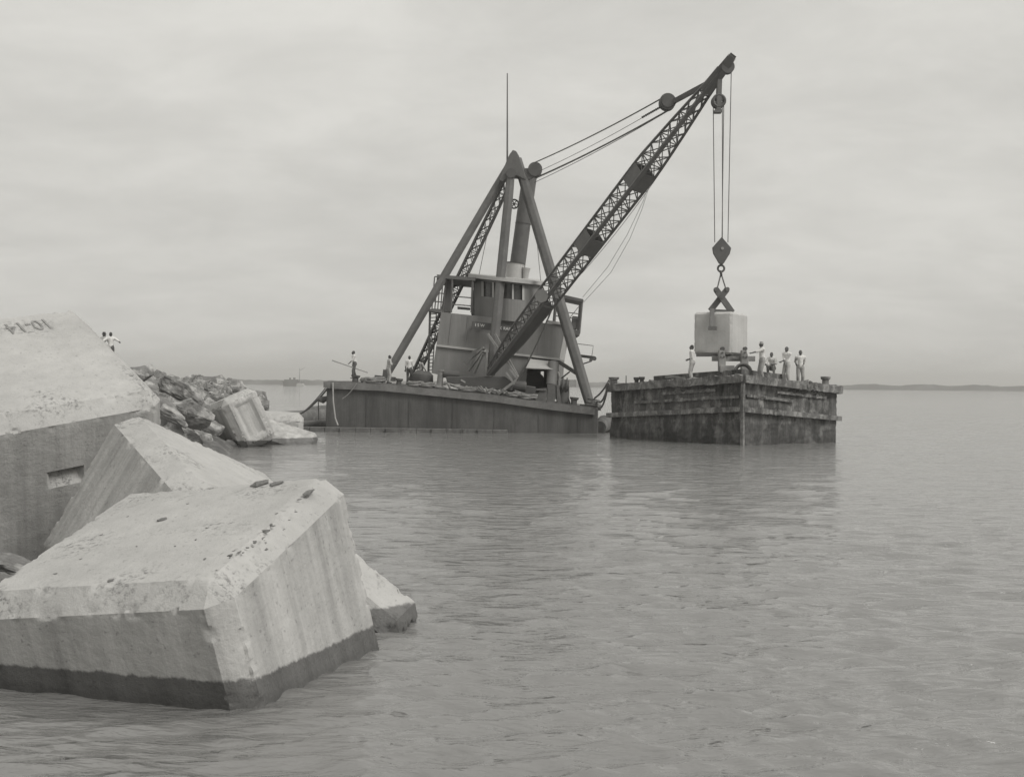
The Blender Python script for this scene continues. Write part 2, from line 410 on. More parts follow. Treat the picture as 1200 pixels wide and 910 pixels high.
# writing
def text_mesh(body, size, ext=.0):
    c = bpy.data.curves.new('t', 'FONT'); c.body = body; c.size = size; c.align_x = 'CENTER'; c.align_y = 'CENTER'; c.extrude = ext; c.offset = .004*size
    o = bpy.data.objects.new('t', c); col.objects.link(o); bpy.context.view_layer.update()
    me = bpy.data.meshes.new_from_object(o.evaluated_get(bpy.context.evaluated_depsgraph_get()))
    bpy.data.objects.remove(o); bpy.data.curves.remove(c); return me
def child_mesh(name, me, mat, parent, mat4):
    me.transform(mat4); o = bpy.data.objects.new(name, me); col.objects.link(o); o.parent = parent
    me.materials.clear(); me.materials.append(MT[mat]); return o
def conform(me, fn):
    bm = bmesh.new(); bm.from_mesh(me); bmesh.ops.triangulate(bm, faces=bm.faces)
    bmesh.ops.subdivide_edges(bm, edges=bm.edges, cuts=3); bm.to_mesh(me); bm.free(); return me
tm = text_mesh('10-14', .25, .012)
child_mesh('painted_number', tm, 'paint', bA, Matrix.Translation((.6, dA[1]/2-.5, dA[2]/2)) @ Matrix.Rotation(math.radians(181), 4, 'Z') @ Matrix.Diagonal((1, 1.8, 1, 1)))
tm = text_mesh('y', .3, .01)
child_mesh('chalk_mark', tm, 'chalk', bB, Matrix.Translation((-dB[0]/2, -.3, .3)) @ Matrix.Rotation(math.radians(-90), 4, 'Z') @ Matrix.Rotation(math.radians(90), 4, 'X'))

# ------------------------------------------------------------------ rocks
def rock_mesh(seed, n=17, sub=2):
    flat = seed % 2; k_ = .4 if flat else 1.0; n = 11 if flat else 17
    rnd = random.Random(seed); bm = bmesh.new()
    for i in range(n):
        while True:
            p = V((rnd.uniform(-1, 1), rnd.uniform(-1, 1), rnd.uniform(-1, 1)))
            if p.length > .1: break
        q = max(abs(p.x), abs(p.y), abs(p.z)); p = p/(q*.45+p.length*.55)
        bm.verts.new(V((p.x*rnd.uniform(.85, 1.0), p.y*rnd.uniform(.7, .95), p.z*rnd.uniform(.6, .8))))
    r = bmesh.ops.convex_hull(bm, input=bm.verts)
    bmesh.ops.delete(bm, geom=[v for v in r['geom_interior'] if isinstance(v, bmesh.types.BMVert)], context='VERTS')
    bmesh.ops.dissolve_limit(bm, angle_limit=math.radians(14), verts=bm.verts, edges=bm.edges)
    bmesh.ops.bevel(bm, geom=list(bm.edges), offset=.025, segments=1, affect='EDGES')
    bmesh.ops.triangulate(bm, faces=bm.faces)
    for _ in range(sub):
        es = [e for e in bm.edges if e.calc_length() > .13]
        bmesh.ops.subdivide_edges(bm, edges=es, cuts=1)
        bmesh.ops.triangulate(bm, faces=bm.faces)
    bm.normal_update()
    for v in bm.verts:
        v.co += v.normal*k_*(.09*noise.noise(v.co*2.3+V((seed, 0, 0)))+.07*noise.noise(v.co*5+V((0, seed, 0)))+.05*noise.noise(v.co*11+V((0, 0, seed))))
    me = bpy.data.meshes.new('rock'); bm.to_mesh(me); bm.free()
    me.polygons.foreach_set('use_smooth', [True]*len(me.polygons)); me.set_sharp_from_angle(angle=math.radians(16))
    me.materials.append(MT['rock']); return me
RM = [rock_mesh(s, sub=3) for s in range(12)]
def rock(name, X, r, rnd, label, group, sz=(1, 1, 1), eul=None, cat='boulder'):
    o = bpy.data.objects.new(name, rnd.choice(RM)); col.objects.link(o); o.location = X
    o.scale = (r*sz[0], r*sz[1], r*sz[2]); o.rotation_euler = eul or (rnd.uniform(-.5, .5), rnd.uniform(-.5, .5), rnd.uniform(0, 6.28))
    return tag(o, label, cat, group)
rnd = random.Random(11)
LB = 'rough grey boulder among many in the long rubble mound of the breakwater'
def xw(D): return -1.0-.197*D
D = 22.0; RK = []
while D < 220:
    st = max(1.2, D*.045)
    for j in range(9):
        f = (j+rnd.uniform(-.4, .4))/8
        dd = D+rnd.uniform(-.4, .4)*st
        x = xw(dd)-f*7.2-rnd.uniform(0, .5); z = -.15+2.55*max(0, min(1, f*1.25))**.9+rnd.uniform(-.25, .2)
        if D > 140: z -= (D-140)*.008
        X = V((x, dd, z)); px, py = proj(X)
        r = rnd.choice((.5, .6, .7, .85, 1.05))*rnd.uniform(.85, 1.1)*(.75 if D < 40 else 1)*(1+max(0, D-50)*.008)
        if px < 135 or px-1448*r/dd < 60: continue
        if (px > 228 and dd < 48) or z < -.25: continue
        RK.append((X, r))
    D += st
for X, r in RK: rock('boulder', X, r, rnd, LB, 'boulders of the breakwater', (1, rnd.uniform(.7, 1), rnd.uniform(.6, .9)))
# boulders that are singled out
def rk(px, py, D, r, label, sz=(1, 1, .8), eul=None): return rock('boulder', P(px, py, D), r, rnd, label, 'boulders of the breakwater', sz, eul)
rk(163, 437, 44, .62, 'round topped boulder crowning the mound just behind the leaning concrete block')
rk(214, 456, 44, .85, 'large dark boulder leaning over a pale hollow in the middle of the mound', (1.2, .8, .7), (.3, .5, .4))
rk(190, 478, 31, .62, 'long boulder lying right above the edge of the steeply tilted block', (1.3, .8, .7), (.2, .5, .2))
rk(178, 470, 27, .4, 'smaller broken boulder squeezed against the right end of the leaning block', (1, .9, 1))
rk(226, 486, 36, .62, 'broad boulder left of the tipped block with the sunken panel', (1.2, .9, .9), (.2, .5, .6))
rk(246, 497, 42, .55, 'low cracked boulder at the left foot of the tipped block', (1.1, .9, .8))
rk(309, 513, 51.3, .42, 'small rounded stone between tipped block and dark wedge block', (1, .9, 1))
rk(299, 505, 51.5, .4, 'small pale stone propped against the right side of the tipped block', (.8, .8, 1))
rk(291, 474, 90, 1.0, 'dark flat boulder dipping into the sea at the tip of the mound', (1.6, .8, .45), (0, .35, 0))
rk(292, 485, 70, .55, 'pale stone in the shallows right of the tipped block', (1.2, .8, .5), (0, .1, 0))
rk(12, 668, 11.9, .5, 'rough stone wedged under the leaning block at the left edge', (1.2, .9, .5), (.1, .25, .6))
rk(-2, 690, 11.0, .42, 'smooth stone beside the left edge of the nearest block', (1.0, .8, .7), (.1, .1, 2.2))
# core of the mound
def core():
    vs = []; fs = []; ys = [2+1.2*1.06**i*1.0 for i in range(0, 86)]
    prof = [(1.3, -1.5), (.2, -.6), (-.8, .15), (-2.4, .95), (-4.2, 1.6), (-6, 2.1), (-8.5, 2.3), (-12, 2.2), (-16, 1), (-20, -1.5)]
    ys = []; y = -8.0
    while y < 235: ys.append(y); y += max(.8, .03*max(y, 0))
    for y in ys:
        low = 0 if y > 22 else (22-y)*.085
        end = max(0, (y-140)*.012)
        for (dx, z) in prof:
            n = noise.noise(V((dx*.5, y*.35, 0)))
            x = xw(max(y, -8))+dx-(1.6 if y < 20 else 0)+.5*n
            vs.append((x, y, z-low*(z > 0)-end*(z > 0)+.45*noise.noise(V((dx*.7, y*.5, 4)))*(z > 0)))
    n = len(prof)
    for i in range(len(ys)-1):
        for k in range(n-1): fs.append((i*n+k, i*n+k+1, (i+1)*n+k+1, (i+1)*n+k))
    mb = MB(); mb.add(vs, fs); o = mb.build('breakwater_mound', 'rock_core', None); tag(o, kind='structure')
core()
# broken chips lying on the nearest block: found on its own top plane
RCm = Matrix([[.9482, .259, -.1837], [-.2995, .9219, -.2459], [.1057, .2882, .9517]]); tC = V((-2.878, 11.19, .324))
def on_top_C(px, py):
    d = CF + CR*((px-600)/F) - CU*((py-455)/F); n = RCm.col[2]
    p0 = tC+n*1.0; return CC+d*((p0-CC).dot(n)/d.dot(n))
CHIPS = [(305, 568, .085, 'broad flat concrete flake at the back of the nearest block'), (325, 567, .06, None), (190, 609, .042, 'lone dark chip in the middle of the nearest block top'),
         (312, 622, .04, 'dark flake on the right arris of the nearest block, nearer than the others'), (362, 577, .06, 'dark chunk at the far right end of the nearest block top'),
         (118, 627, .02, None), (160, 640, .018, None), (240, 655, .022, None), (130, 680, .03, None), (65, 672, .02, None), (242, 618, .016, None), (205, 640, .014, None),
         (270, 650, .025, None), (230, 632, .018, None), (95, 655, .016, None), (150, 605, .014, None), (220, 590, .016, None)]
for _ in range(26):
    f_ = rnd.random(); qx, qy = 262+f_*112+rnd.gauss(0, 6), 668-f_*98+rnd.gauss(0, 5)
    CHIPS.append((qx, qy, rnd.uniform(.008, .024), None))
for px, py, r, lab in CHIPS:
    o = rock('concrete_chip', on_top_C(px, py)+RCm.col[2]*r*.12, r, rnd, lab or 'small dark concrete chip scattered over the top of the nearest block', 'concrete chips on the nearest block', (1.3, rnd.uniform(.5, 1.1), rnd.uniform(.25, .5)), None, 'chip')
    me = o.data.copy(); me.materials.clear(); me.materials.append(MT['chip']); o.data = me
    o.rotation_euler = (RCm @ rotE(0, 0, rnd.uniform(0, 360))).to_euler()

# ------------------------------------------------------------------ floating derrick (listing to the right)
LEAN = math.radians(5.6)
EX = V((math.cos(LEAN), 0, -math.sin(LEAN))); EZ = V((math.sin(LEAN), 0, math.cos(LEAN))); EY = V((0, 1, 0))
dk = thing('floating_derrick', 'floating steam derrick barge with tall tripod frame and lattice boom, listing to the right', 'crane barge', on_z(540, 506))
deck_pts = [(383, 447), (450, 450), (515, 456.5), (580, 463), (640, 471.5), (697, 478)]
mb = MB(); mb.ext(deck_pts+[(701, 477), (701, 514), (696, 516), (381, 512)], 66.5, 11)
hull = mb.build('hull', 'hull', dk, bevel=.06)
mb = MB()
for (a, b) in zip(deck_pts[:-1], deck_pts[1:]):
    mb.ext([a, b, (b[0], b[1]+8), (a[0], a[1]+8)], 66.3, .22)
mb.ext([(379, 447), (387, 446.5), (387, 455), (379, 454)], 66.25, 3.0)
mb.build('rub_rail', 'rail', hull)
mb = MB()
for px in (430, 480, 531, 580, 632, 678):
    y0 = 455+(px-383)*.098; mb.ext([(px-.7, y0+2), (px+.7, y0+2), (px+.4, 505), (px-1, 505)], 66.46, .1)
mb.build('hull_seam', 'hull', hull)
mb = MB(); mb.ext([(384, 446.2), (450, 449.2), (515, 455.6), (580, 462.1), (640, 470.6), (698, 477.2), (698, 478.4), (640, 471.8), (580, 463.4), (515, 456.9), (450, 450.4), (384, 447.4)], 66.6, 10.6)
mb.build('deck', 'deck', dk)
def bollard(parent, base, r, h, mat='steel_dark', up=EZ, name='bollard'):
    b = V(base); m = MB()
    m.path([b-up*.05, b+up*h*.12, b+up*h*.16, b+up*h*.7, b+up*h*.78, b+up*h], [r*1.25, r*1.25, r*.85, r*.85, r*1.2, r*1.25], 14)
    return m.build(name, mat, parent, True)
bollard(dk, P(416, 449, 67.3), .2, .45); bollard(dk, P(467, 453, 67.5), .17, .45); bollard(dk, P(672, 476, 67.3), .2, .5)
for a, b in (((602, 184, 71), (451.5, 442, 69.2)), ((606, 186, 70.8), (692, 476, 67.6))):
    m = MB(); p0, p1 = P(*a), P(*b); d = (p1-p0)
    lr_ = .8 if a[0] < 604 else 1.0; m.path([p0, p0+d*.15, p0+d*.5, p0+d*.9, p1], [.27*lr_, .31*lr_, .33*lr_, .31*lr_, .28*lr_], 6)
    leg = m.build('leg', 'steel', dk, bevel=.05)
    m = MB(); m.box(p1-EZ*.05, EX*.55, EY*.5, EZ*.12); m.box(p1+EZ*.15, EX*.12, EY*.45, EZ*.28); m.build('foot_shoe', 'steel_dark', leg)
m = MB(); p0, p1 = P(599, 200, 70.4), P(575.5, 439, 67.8); d = p1-p0
m.path([p0, p0+d*.1, p0+d*.5, p0+d*.92, p1], [.24, .28, .3, .29, .26], 6); mast = m.build('mast', 'steel', dk, bevel=.05)
def lattice(parent, name, p0, p1, hf, u, v, bays, rc, rb, cmat, near_chord=None, tcut=(0, 1)):
    p0, p1 = V(p0), V(p1); ch = MB(); br = MB()
    dirs = [u, v, -u, -v]
    def pt(t, k): return p0.lerp(p1, t)+dirs[k]*hf(t)
    for k in range(4):
        rr = rc*(near_chord if (near_chord and k == 1) else 1)
        for i in range(bays):
            t0, t1 = i/bays, (i+1)/bays
            ch.beam(pt(t0, k), pt(t1, k), rr*2, rr*2, up=u+v*.3)
    for i in range(bays):
        t0, t1 = i/bays, (i+1)/bays
        for k in range(4):
            k2 = (k+1) % 4
            br.beam(pt(t0, k), pt(t1, k2), rb*2, rb, up=dirs[k]+dirs[k2]); br.beam(pt(t0, k2), pt(t1, k), rb*2, rb, up=dirs[k]+dirs[k2])
            if i % 2 == 0: br.beam(pt(t0, k), pt(t0, k2), rb*2, rb, up=dirs[k]+dirs[k2])
    root = ch.build(name, cmat, parent)
    br.build('lattice_bracing', cmat, root)
    return root, pt
p0, p1 = P(599, 204, 71.6), P(483, 446, 75.8); _, ua, ub = basis(p1-p0, EY)
lattice(dk, 'lattice_leg', p0, p1, lambda t: .25+.1*math.sin(math.pi*t), (ua+ub).normalized(), (ub-ua).normalized(), 22, .055, .024, 'steel')
m = MB(); m.ext([(601, 175.5), (605, 177), (608, 182), (614, 200), (617, 212), (606, 206), (597, 206), (589, 213), (585, 211), (593, 190), (597, 181)], 70.2, 1.1)
head = m.build('mast_head', 'steel', dk, bevel=.04)
m = MB(); m.disc(P(599, 203, 70.1), EY, .28, .2); m.ext([(611, 200), (627, 194), (630, 200), (627, 206), (613, 214)], 70.4, .5); m.build('head_bracket', 'steel_dark', head)
HS = P(627, 199, 70.6); m = MB(); m.sheave(HS, EY, .41, .55); m.build('head_sheave', 'steel_dark', head, True)
m = MB()
c = P(602.5, 239, 70.9); m.torus(c, EY, .25, .05, 18, 6); m.disc(c, EY, .07, .12, 10)
for k in range(6):
    t = k*math.pi/3; m.beam(c, c+(EX*math.cos(t)+EZ*math.sin(t))*.25, .05, .05, up=EY)
m.build('small_sheave', 'steel_dark', dk, True)
m = MB(); m.tube(P(594.5, 190, 70.8), P(594.5, 86, 70.8), .055, .03, 6); m.build('flag_pole', 'steel', dk)
# chimney
m = MB(); m.path([P(605.5, 318, 73.5), P(614.5, 250, 73.5), P(619.8, 212, 73.5), P(621.6, 199, 73.5)], [.47, .45, .44, .44], 20); chim = m.build('chimney', 'steel', dk, True)
m = MB(); m.path([P(602.8, 330, 73.3), P(604.4, 309, 73.3)], [.53, .53], 20); m.build('chimney_base', 'house_light', chim, True)
m = MB(); m.disc(P(604.5, 308.5, 73.3), EZ, .56, .06, 20); m.disc(P(620.8, 205, 73.5), EZ, .48, .3, 20); m.disc(P(613, 262, 73.5), EZ, .48, .05, 20); m.build('chimney_ring', 'steel_dark', chim, True)
m = MB(); m.path([P(615.5, 328, 73), P(616.3, 320, 73), P(616.9, 314, 73)], [.17, .19, .25], 14); m.build('vent_cowl', 'house_light', dk, True)
m = MB(); m.tube(P(622, 205, 73.5), P(634.5, 338, 72), .02, .02, 5); m.build('guy_wire', 'rope_dark', dk)
m = MB(); m.tube(P(577, 245, 71.5), P(561, 324, 72.5), .02, .02, 5); m.build('guy_wire', 'rope_dark', dk)

# deckhouse
house = None
m = MB()
m.ext([(506, 437), (511.5, 404), (619, 418.5), (615.5, 462)], 69.5, 6.5)
m.ext([(646, 420), (655.5, 421), (653.5, 468), (644, 467)], 69.5, 6.5)
m.ext([(612, 447), (617, 420), (634, 421), (633, 462), (612, 460)], 74.5, .2)
m.ext([(637.5, 421), (655, 422), (653, 465), (637, 462)], 74.5, .2)
m.ext([(633, 421), (639, 421), (638.5, 435), (633, 435)], 74.5, .2); m.ext([(632, 447), (639, 446), (638, 462), (632, 462)], 74.5, .2)
m.ext([(511.5, 404), (517, 365.5), (663, 381), (655.5, 421)], 69.5, 6.5)
house = m.build('deckhouse', 'house', dk)
a = [P(655.5, 421, 69.5), P(661.5, 422, 70.7), P(668.5, 384, 70.7), P(662.5, 381, 69.5)]
m = MB(); m.prism(a, V((0, .9, 0))); m.build('side_panel', 'house_light', house)  # lit side face of the house painted in by the paler tone
a = [P(653.5, 468, 69.5), P(658, 467, 70.7), P(661.5, 422, 70.7), P(655.5, 421, 69.5)]
m = MB(); m.prism(a, V((0, .9, 0))); m.build('side_panel', 'house', house)
m = MB(); m.beam(P(512, 404.6, 69.42), P(656.5, 421, 69.42), .12, .1, up=EY); m.build('belt_line', 'house_light', house)
m = MB(); m.prism([P(621.5, 421.5, 69.3), P(651, 424.5, 69.3), P(648, 433, 68.5), P(616.5, 431.5, 68.5)], EZ*.05); m.build('awning', 'house_light', house)
for px in (530, 549, 612, 634):
    m = MB(); y0 = 367+(px-517)*.107; y1 = 404.5+(px-511)*.118
    m.beam(P(px, y0, 69.48), P(px-4.5, y1, 69.48), .05, .05, up=EY); m.build('plate_seam', 'house', house)
# recess clutter: boiler drum inside the doorway
m = MB(); m.disc(P(626, 448, 72), EY, .62, 1.6, 18); m.build('boiler_drum', 'steel_dark', dk, True)
# pilothouse
def arc(t, y0, slope=.095, D0=69.05, bow=2.4, off=0.0): return P(596+40*t, y0+slope*40*t, D0+off+bow*t*t)
def curved(t0, t1, ya, yb, n, off=0.0, th=.08):
    m_ = MB(); o_ = []; i_ = []
    for k in range(n):
        a_, b_ = t0+(t1-t0)*k/n, t0+(t1-t0)*(k+1)/n
        q = [arc(a_, yb, off=off), arc(b_, yb, off=off), arc(b_, ya, off=off), arc(a_, ya, off=off)]
        q2 = [arc(a_, yb, off=off+th), arc(b_, yb, off=off+th), arc(b_, ya, off=off+th), arc(a_, ya, off=off+th)]
        m_.box8(q+q2)
    return m_
m = curved(-1, 1, 350, 376, 22); pil = m.build('pilothouse', 'house', dk)
curved(-1, 1, 329, 332.5, 22, -.02).build('window_head', 'house', pil)
tw = [(-1, -.80), (-.73, -.48), (-.43, -.2), (-.17, .1), (.15, .4), (.46, 1)]
for k, (a_, b_) in enumerate(tw):
    if k in (0, 5): curved(a_, b_, 332.5, 350, 5, .02).build('wall_panel', 'house', pil)
    else:
        curved(a_, b_, 332.5, 350, 4, .12, .05).build('window', 'glass', pil)
m = MB()
for k in range(5):
    mm = (tw[k][1]+tw[k+1][0])/2; hw = (tw[k+1][0]-tw[k][1])/2
    m.box8([arc(mm-hw, 350, off=-.03), arc(mm+hw, 350, off=-.03), arc(mm+hw, 332.5, off=-.03), arc(mm-hw, 332.5, off=-.03),
            arc(mm-hw, 350, off=.12), arc(mm+hw, 350, off=.12), arc(mm+hw, 332.5, off=.12), arc(mm-hw, 332.5, off=.12)])
m.build('window_post', 'house_light', pil)
m = MB(); n = 24; top = []; bot = []
front = [P(594+45*t, 325.6+.105*45*t, 68.5+2.7*t*t) for t in [-1+2*k/n for k in range(n+1)]]
poly = front+[P(634, 327.6, 75), P(551, 320, 75)]
m.prism(poly, EZ*-.2); m.build('pilothouse_roof', 'house_light', pil)
m = MB(); m.ext([(556, 329), (632, 337), (628, 376), (552, 368)], 72.4, 2.6); m.build('back_wall', 'house', pil)
# name board
m = MB(); m.ext([(553.3, 376), (605.5, 382.6), (604.8, 389.5), (552.6, 384.8)], 68.95, .05); nb = m.build('name_board', 'steel_dark', house)
# board stands off the wall on two blocks
m = MB(); m.beam(P(556, 380, 69.0), P(556, 380, 69.55), .12, .12); m.beam(P(602, 386, 69.0), P(602, 386, 69.55), .12, .12); m.build('board_bracket', 'steel_dark', nb)
for txt, px, py in (('I S W', 562.3, 381.2), ('CK RABB', 591.5, 385.0)):
    tm = text_mesh(txt, .23, .008)
    B = Matrix((EX, EZ, -EY)).transposed().to_4x4(); B.translation = P(px, py, 68.94)-W[nb]
    child_mesh('lettering', tm, 'letter', nb, B)
# left veranda
m = MB(); m.ext([(512, 321.5), (557, 325), (557, 329), (512, 325.5)], 69.8, 5.2); m.build('veranda_roof', 'steel', dk)
for x0, x1, D_ in ((530, 528.5, 69.9), (554, 552.5, 69.9), (527, 525.5, 74.6)):
    m = MB(); m.tube(P(x0, 327, D_), P(x1, 366, D_), .07, .07, 6); m.build('veranda_post', 'steel', dk)
m = MB(); m.ext([(522, 328), (531, 328.7), (529, 365), (517, 364)], 70.4, .1); m.build('veranda_screen', 'steel', dk)
m = MB()
for y in (347, 356.5): m.tube(P(530, y, 69.95), P(553.5, y+2, 69.95), .035, .035, 5)
m.build('veranda_rail', 'steel', dk)
m = MB()
for k in range(5): m.tube(P(509.3+k*3.4, 324, 70.1), P(506+k*3.4, 364, 70.1), .035, .035, 5)
for y in (324, 343, 353, 362): m.tube(P(509.8-(y-324)*.08, y, 70.1), P(523-(y-324)*.08, y+1, 70.1), .035, .035, 5)
m.build('side_railing', 'steel', dk)
m = MB(); m.ext([(501.5, 361.5), (520, 363.5), (520, 366.5), (501.5, 364.5)], 69.7, 1.6); m.build('side_platform', 'steel', dk)
m = MB(); m.ext([(536, 359), (551, 360.5), (550.5, 363), (536, 361.8)], 70.6, .4); m.build('veranda_bench', 'steel', dk)
m = MB(); m.tube(P(504, 364, 70), P(502, 437, 70), .07, .07, 6); m.tube(P(511.5, 366, 70.1), P(506.5, 437, 70.1), .035, .035, 6)
for k in range(17): y = 368+k*4.1; f = (y-364)/73; m.tube(P(504-2*f, y, 70), P(511.3-4.8*f, y-.4, 70.05), .026, .026, 5)
m.build('ladder', 'steel', dk)
# right balcony
m = MB(); m.ext([(653, 343.5), (683.5, 350.5), (683.5, 354), (653, 347.5)], 70, 3); m.build('balcony_roof', 'steel', dk)
for a, b, r in (((682, 352, 70.1), (678.5, 391, 70.1), .085), ((652, 347, 70.1), (649, 380, 70.1), .1), ((680, 353, 72.8), (677, 390, 72.8), .07)):
    m = MB(); m.tube(P(*a), P(*b), r, r, 6); m.build('balcony_post', 'steel', dk)
m = MB()
for y in (367, 373): m.tube(P(651, y-3, 70.1), P(680.5, y+1, 70.1), .03, .03, 5)
m.build('balcony_rail', 'steel', dk)
m = MB(); m.ext([(671, 370), (677.5, 371), (676, 386), (669, 385)], 70.2, .5); m.build('locker', 'steel', dk, bevel=.03)
m = MB(); m.ext([(660, 383), (680, 387.5), (679, 393.5), (672, 391)], 70.0, 3.0); m.build('balcony_floor', 'steel', dk)
m = MB(); m.ext([(640, 374.8), (664.5, 378.5), (664, 381.2), (640, 378)], 69.4, .2); m.build('parapet_cap', 'house_light', dk)
# davit on the right leg
m = MB(); m.beam(P(680, 416.8, 68.6), P(697, 419, 68.2), .14, .16); m.beam(P(683, 426.3, 68.5), P(693, 423, 68.2), .06, .06)
m.disc(P(696.5, 420, 68.2), EY, .12, .14, 10); m.disc(P(692.5, 421.5, 68.2), EY, .1, .12, 10); dv = m.build('davit', 'steel_dark', dk)
m = MB(); m.path([P(676, 402.5, 68.7), P(695.3, 405, 68.3), P(693.5, 418, 68.3)], .022, 5); m.build('davit_wire', 'rope_dark', dv)
m = MB(); m.beam(P(654.5, 423.5, 69.3), P(677, 438, 68.8), .16, .2); m.beam(P(658, 443, 69.4), P(667.5, 435.5, 69), .06, .06); m.build('leg_brace', 'steel_dark', dk)
lb = MB(); lb.torus(P(653, 440.5, 69.3), V((.9, .45, 0)), .22, .05, 20, 8); tag(lb.build('life_ring', 'shirt', None, True), 'white life ring hung on the right corner of the deckhouse', 'life ring')
# winch at the right
m = MB(); m.ext([(641.5, 450), (651, 451), (650, 475), (640.5, 474)], 67.4, .4); m.ext([(651.8, 451), (655, 451.5), (658.5, 475), (653, 475)], 67.4, .9)
m.ext([(633, 455.5), (641, 456.5), (640, 473), (627, 471.5)], 67.3, .3)
m.ext([(628, 455.5), (641, 454.5), (640, 458), (628, 457.5)], 67.2, .7); m.ext([(640.5, 470), (654, 471), (654, 475.5), (640.5, 474.5)], 67.5, .5)
wn_ = m.build('winch', 'steel', dk, bevel=.02)
m = MB(); m.disc(P(661.5, 452, 67.9), EX, .36, .45, 18); m.disc(P(659.2, 452, 67.9), EX, .45, .06, 18); m.disc(P(663.8, 452, 67.9), EX, .45, .06, 18); m.build('winch_drum', 'steel_dark', wn_, True)
m = MB(); m.tube(P(661.5, 452, 67.9), P(660, 473, 67.9), .28, .34, 10); m.beam(P(664, 458, 67.8), P(668, 473, 67.6), .05, .05); m.build('winch_pedestal', 'steel_dark', wn_, True)
m = MB(); m.tube(P(648.5, 424, 68.9), P(646, 451, 68.6), .3, .3, 10); m.build('corner_post', 'house', dk, True)
m = MB(); m.ext([(594, 448), (628, 453), (627, 468), (592, 462)], 68.2, 1.2); m.disc(P(604, 452, 67.9), EX, .3, 1.2, 14); m.build('deck_engine', 'steel_dark', dk, bevel=.06)
# boom foot bed and struts
m = MB(); m.ext([(522, 441), (592, 441), (602, 449), (600, 458), (545, 453), (524, 448)], 67.3, 1.4); m.disc(P(529, 438.5, 67.6), EX, .22, .9, 12); m.build('boom_bed', 'steel_dark', dk, bevel=.05)
m = MB()
for a, b, ww in (((571.5, 391, 67.4), (607, 443, 67.0), .15), ((580, 391, 67.5), (607.5, 442, 67.1), .13), ((607.5, 443.5, 67.0), (583.5, 461.5, 66.9), .16), ((571, 409, 67.3), (569.6, 441, 67.3), .13),
                 ((567, 407, 67.6), (545.5, 424.5, 68.6), .15), ((566, 411, 67.6), (549, 434, 68.4), .14), ((566, 414, 67.6), (556, 437, 68.2), .13), ((593, 436, 67), (603, 450, 67), .12), ((597, 432, 67), (606, 443.5, 67), .1)):
    m = MB(); m.beam(P(*a), P(*b), ww*.85, ww*.85); m.build('timber_strut', 'timber', dk)
m = MB(); m.ext([(543, 424), (554, 411), (568, 405), (568, 410), (556, 416), (547, 428)], 67.9, .25); m.ext([(594, 400), (606, 388), (612, 392), (606, 408), (598, 410)], 67.9, .3); m.build('gusset_plate', 'steel', dk)

# boom
b0, b1 = P(573, 437, 67.4), P(846, 82, 57.2)
ax = (b1-b0).normalized(); vw = ((b0+b1)/2-CC).normalized()
ub = ax.cross(vw).normalized(); ub = ub if ub.x < 0 else -ub       # towards upper left of the picture
vb = ub.cross(ax).normalized(); vb = vb if vb.dot(vw) < 0 else -vb  # towards the viewer
def hf(t):
    pts = [(0, .2), (.14, .5), (.3, .58), (.72, .62), (.84, .44), (.95, .24), (1, .2)]
    for (a, x), (b, y) in zip(pts[:-1], pts[1:]):
        if t <= b: return x+(y-x)*(t-a)/(b-a)
    return .2
boom, bpt = lattice(dk, 'boom', b0, b1, hf, ub, vb, 30, .055, .025, 'steel', near_chord=1.7)
for t0, t1 in ((.445, .495), (.655, .705)):
    m = MB()
    for k in range(4):
        k2 = (k+1) % 4; e = 1.03
        q = [b0.lerp(b1, t)+d_*hf(t)*e for t, d_ in ((t0, [ub, vb, -ub, -vb][k]), (t1, [ub, vb, -ub, -vb][k]), (t1, [ub, vb, -ub, -vb][k2]), (t0, [ub, vb, -ub, -vb][k2]))]
        nrm = ([ub, vb, -ub, -vb][k]+[ub, vb, -ub, -vb][k2]).normalized()
        m.prism(q, nrm*.03)
    m.build('splice_plate', 'steel', boom)
m = MB()
for k, k2 in ((1, 2), (2, 3)):
    dd = [ub, vb, -ub, -vb]; nrm = (dd[k]+dd[k2]).normalized()
    for i in range(9):
        t0, t1 = .265*i/9, .265*(i+1)/9
        q = [b0.lerp(b1, t)+d_*hf(t)*1.02 for t, d_ in ((t0, dd[k]), (t1, dd[k]), (t1, dd[k2]), (t0, dd[k2]))]
        m.prism(q, nrm*.03)
m.build('web_plate', 'steel_dark', boom)
m = MB()
for a in (ub, -ub): m.box8([b0.lerp(b1, .93)+a*.2+s*vb*.24+w_*a.normalized()*.06 for w_ in (0, 1) for s in (-1, 1) for _ in (0,)][:0] or
        [b0.lerp(b1, .94)+a*.3+vb*.3, b0.lerp(b1, .94)+a*.3-vb*.3, b0.lerp(b1, 1.035)+a*.2-vb*.26, b0.lerp(b1, 1.035)+a*.2+vb*.26,
         b0.lerp(b1, .94)+a*.24+vb*.3, b0.lerp(b1, .94)+a*.24-vb*.3, b0.lerp(b1, 1.035)+a*.14-vb*.26, b0.lerp(b1, 1.035)+a*.14+vb*.26])
for s in (1, -1):
    m.box8([b0.lerp(b1, .94)+ub*.26+vb*.3*s, b0.lerp(b1, .94)-ub*.26+vb*.3*s, b0.lerp(b1, 1.04)-ub*.16+vb*.26*s, b0.lerp(b1, 1.04)+ub*.16+vb*.26*s,
            b0.lerp(b1, .94)+ub*.26+vb*.25*s, b0.lerp(b1, .94)-ub*.26+vb*.25*s, b0.lerp(b1, 1.04)-ub*.16+vb*.21*s, b0.lerp(b1, 1.04)+ub*.16+vb*.21*s])
tip = m.build('boom_head', 'steel', boom)
TS = P(852.5, 79, 57.0); m = MB(); m.sheave(TS, EY, .31, .36); m.build('tip_sheave', 'steel_dark', boom, True)
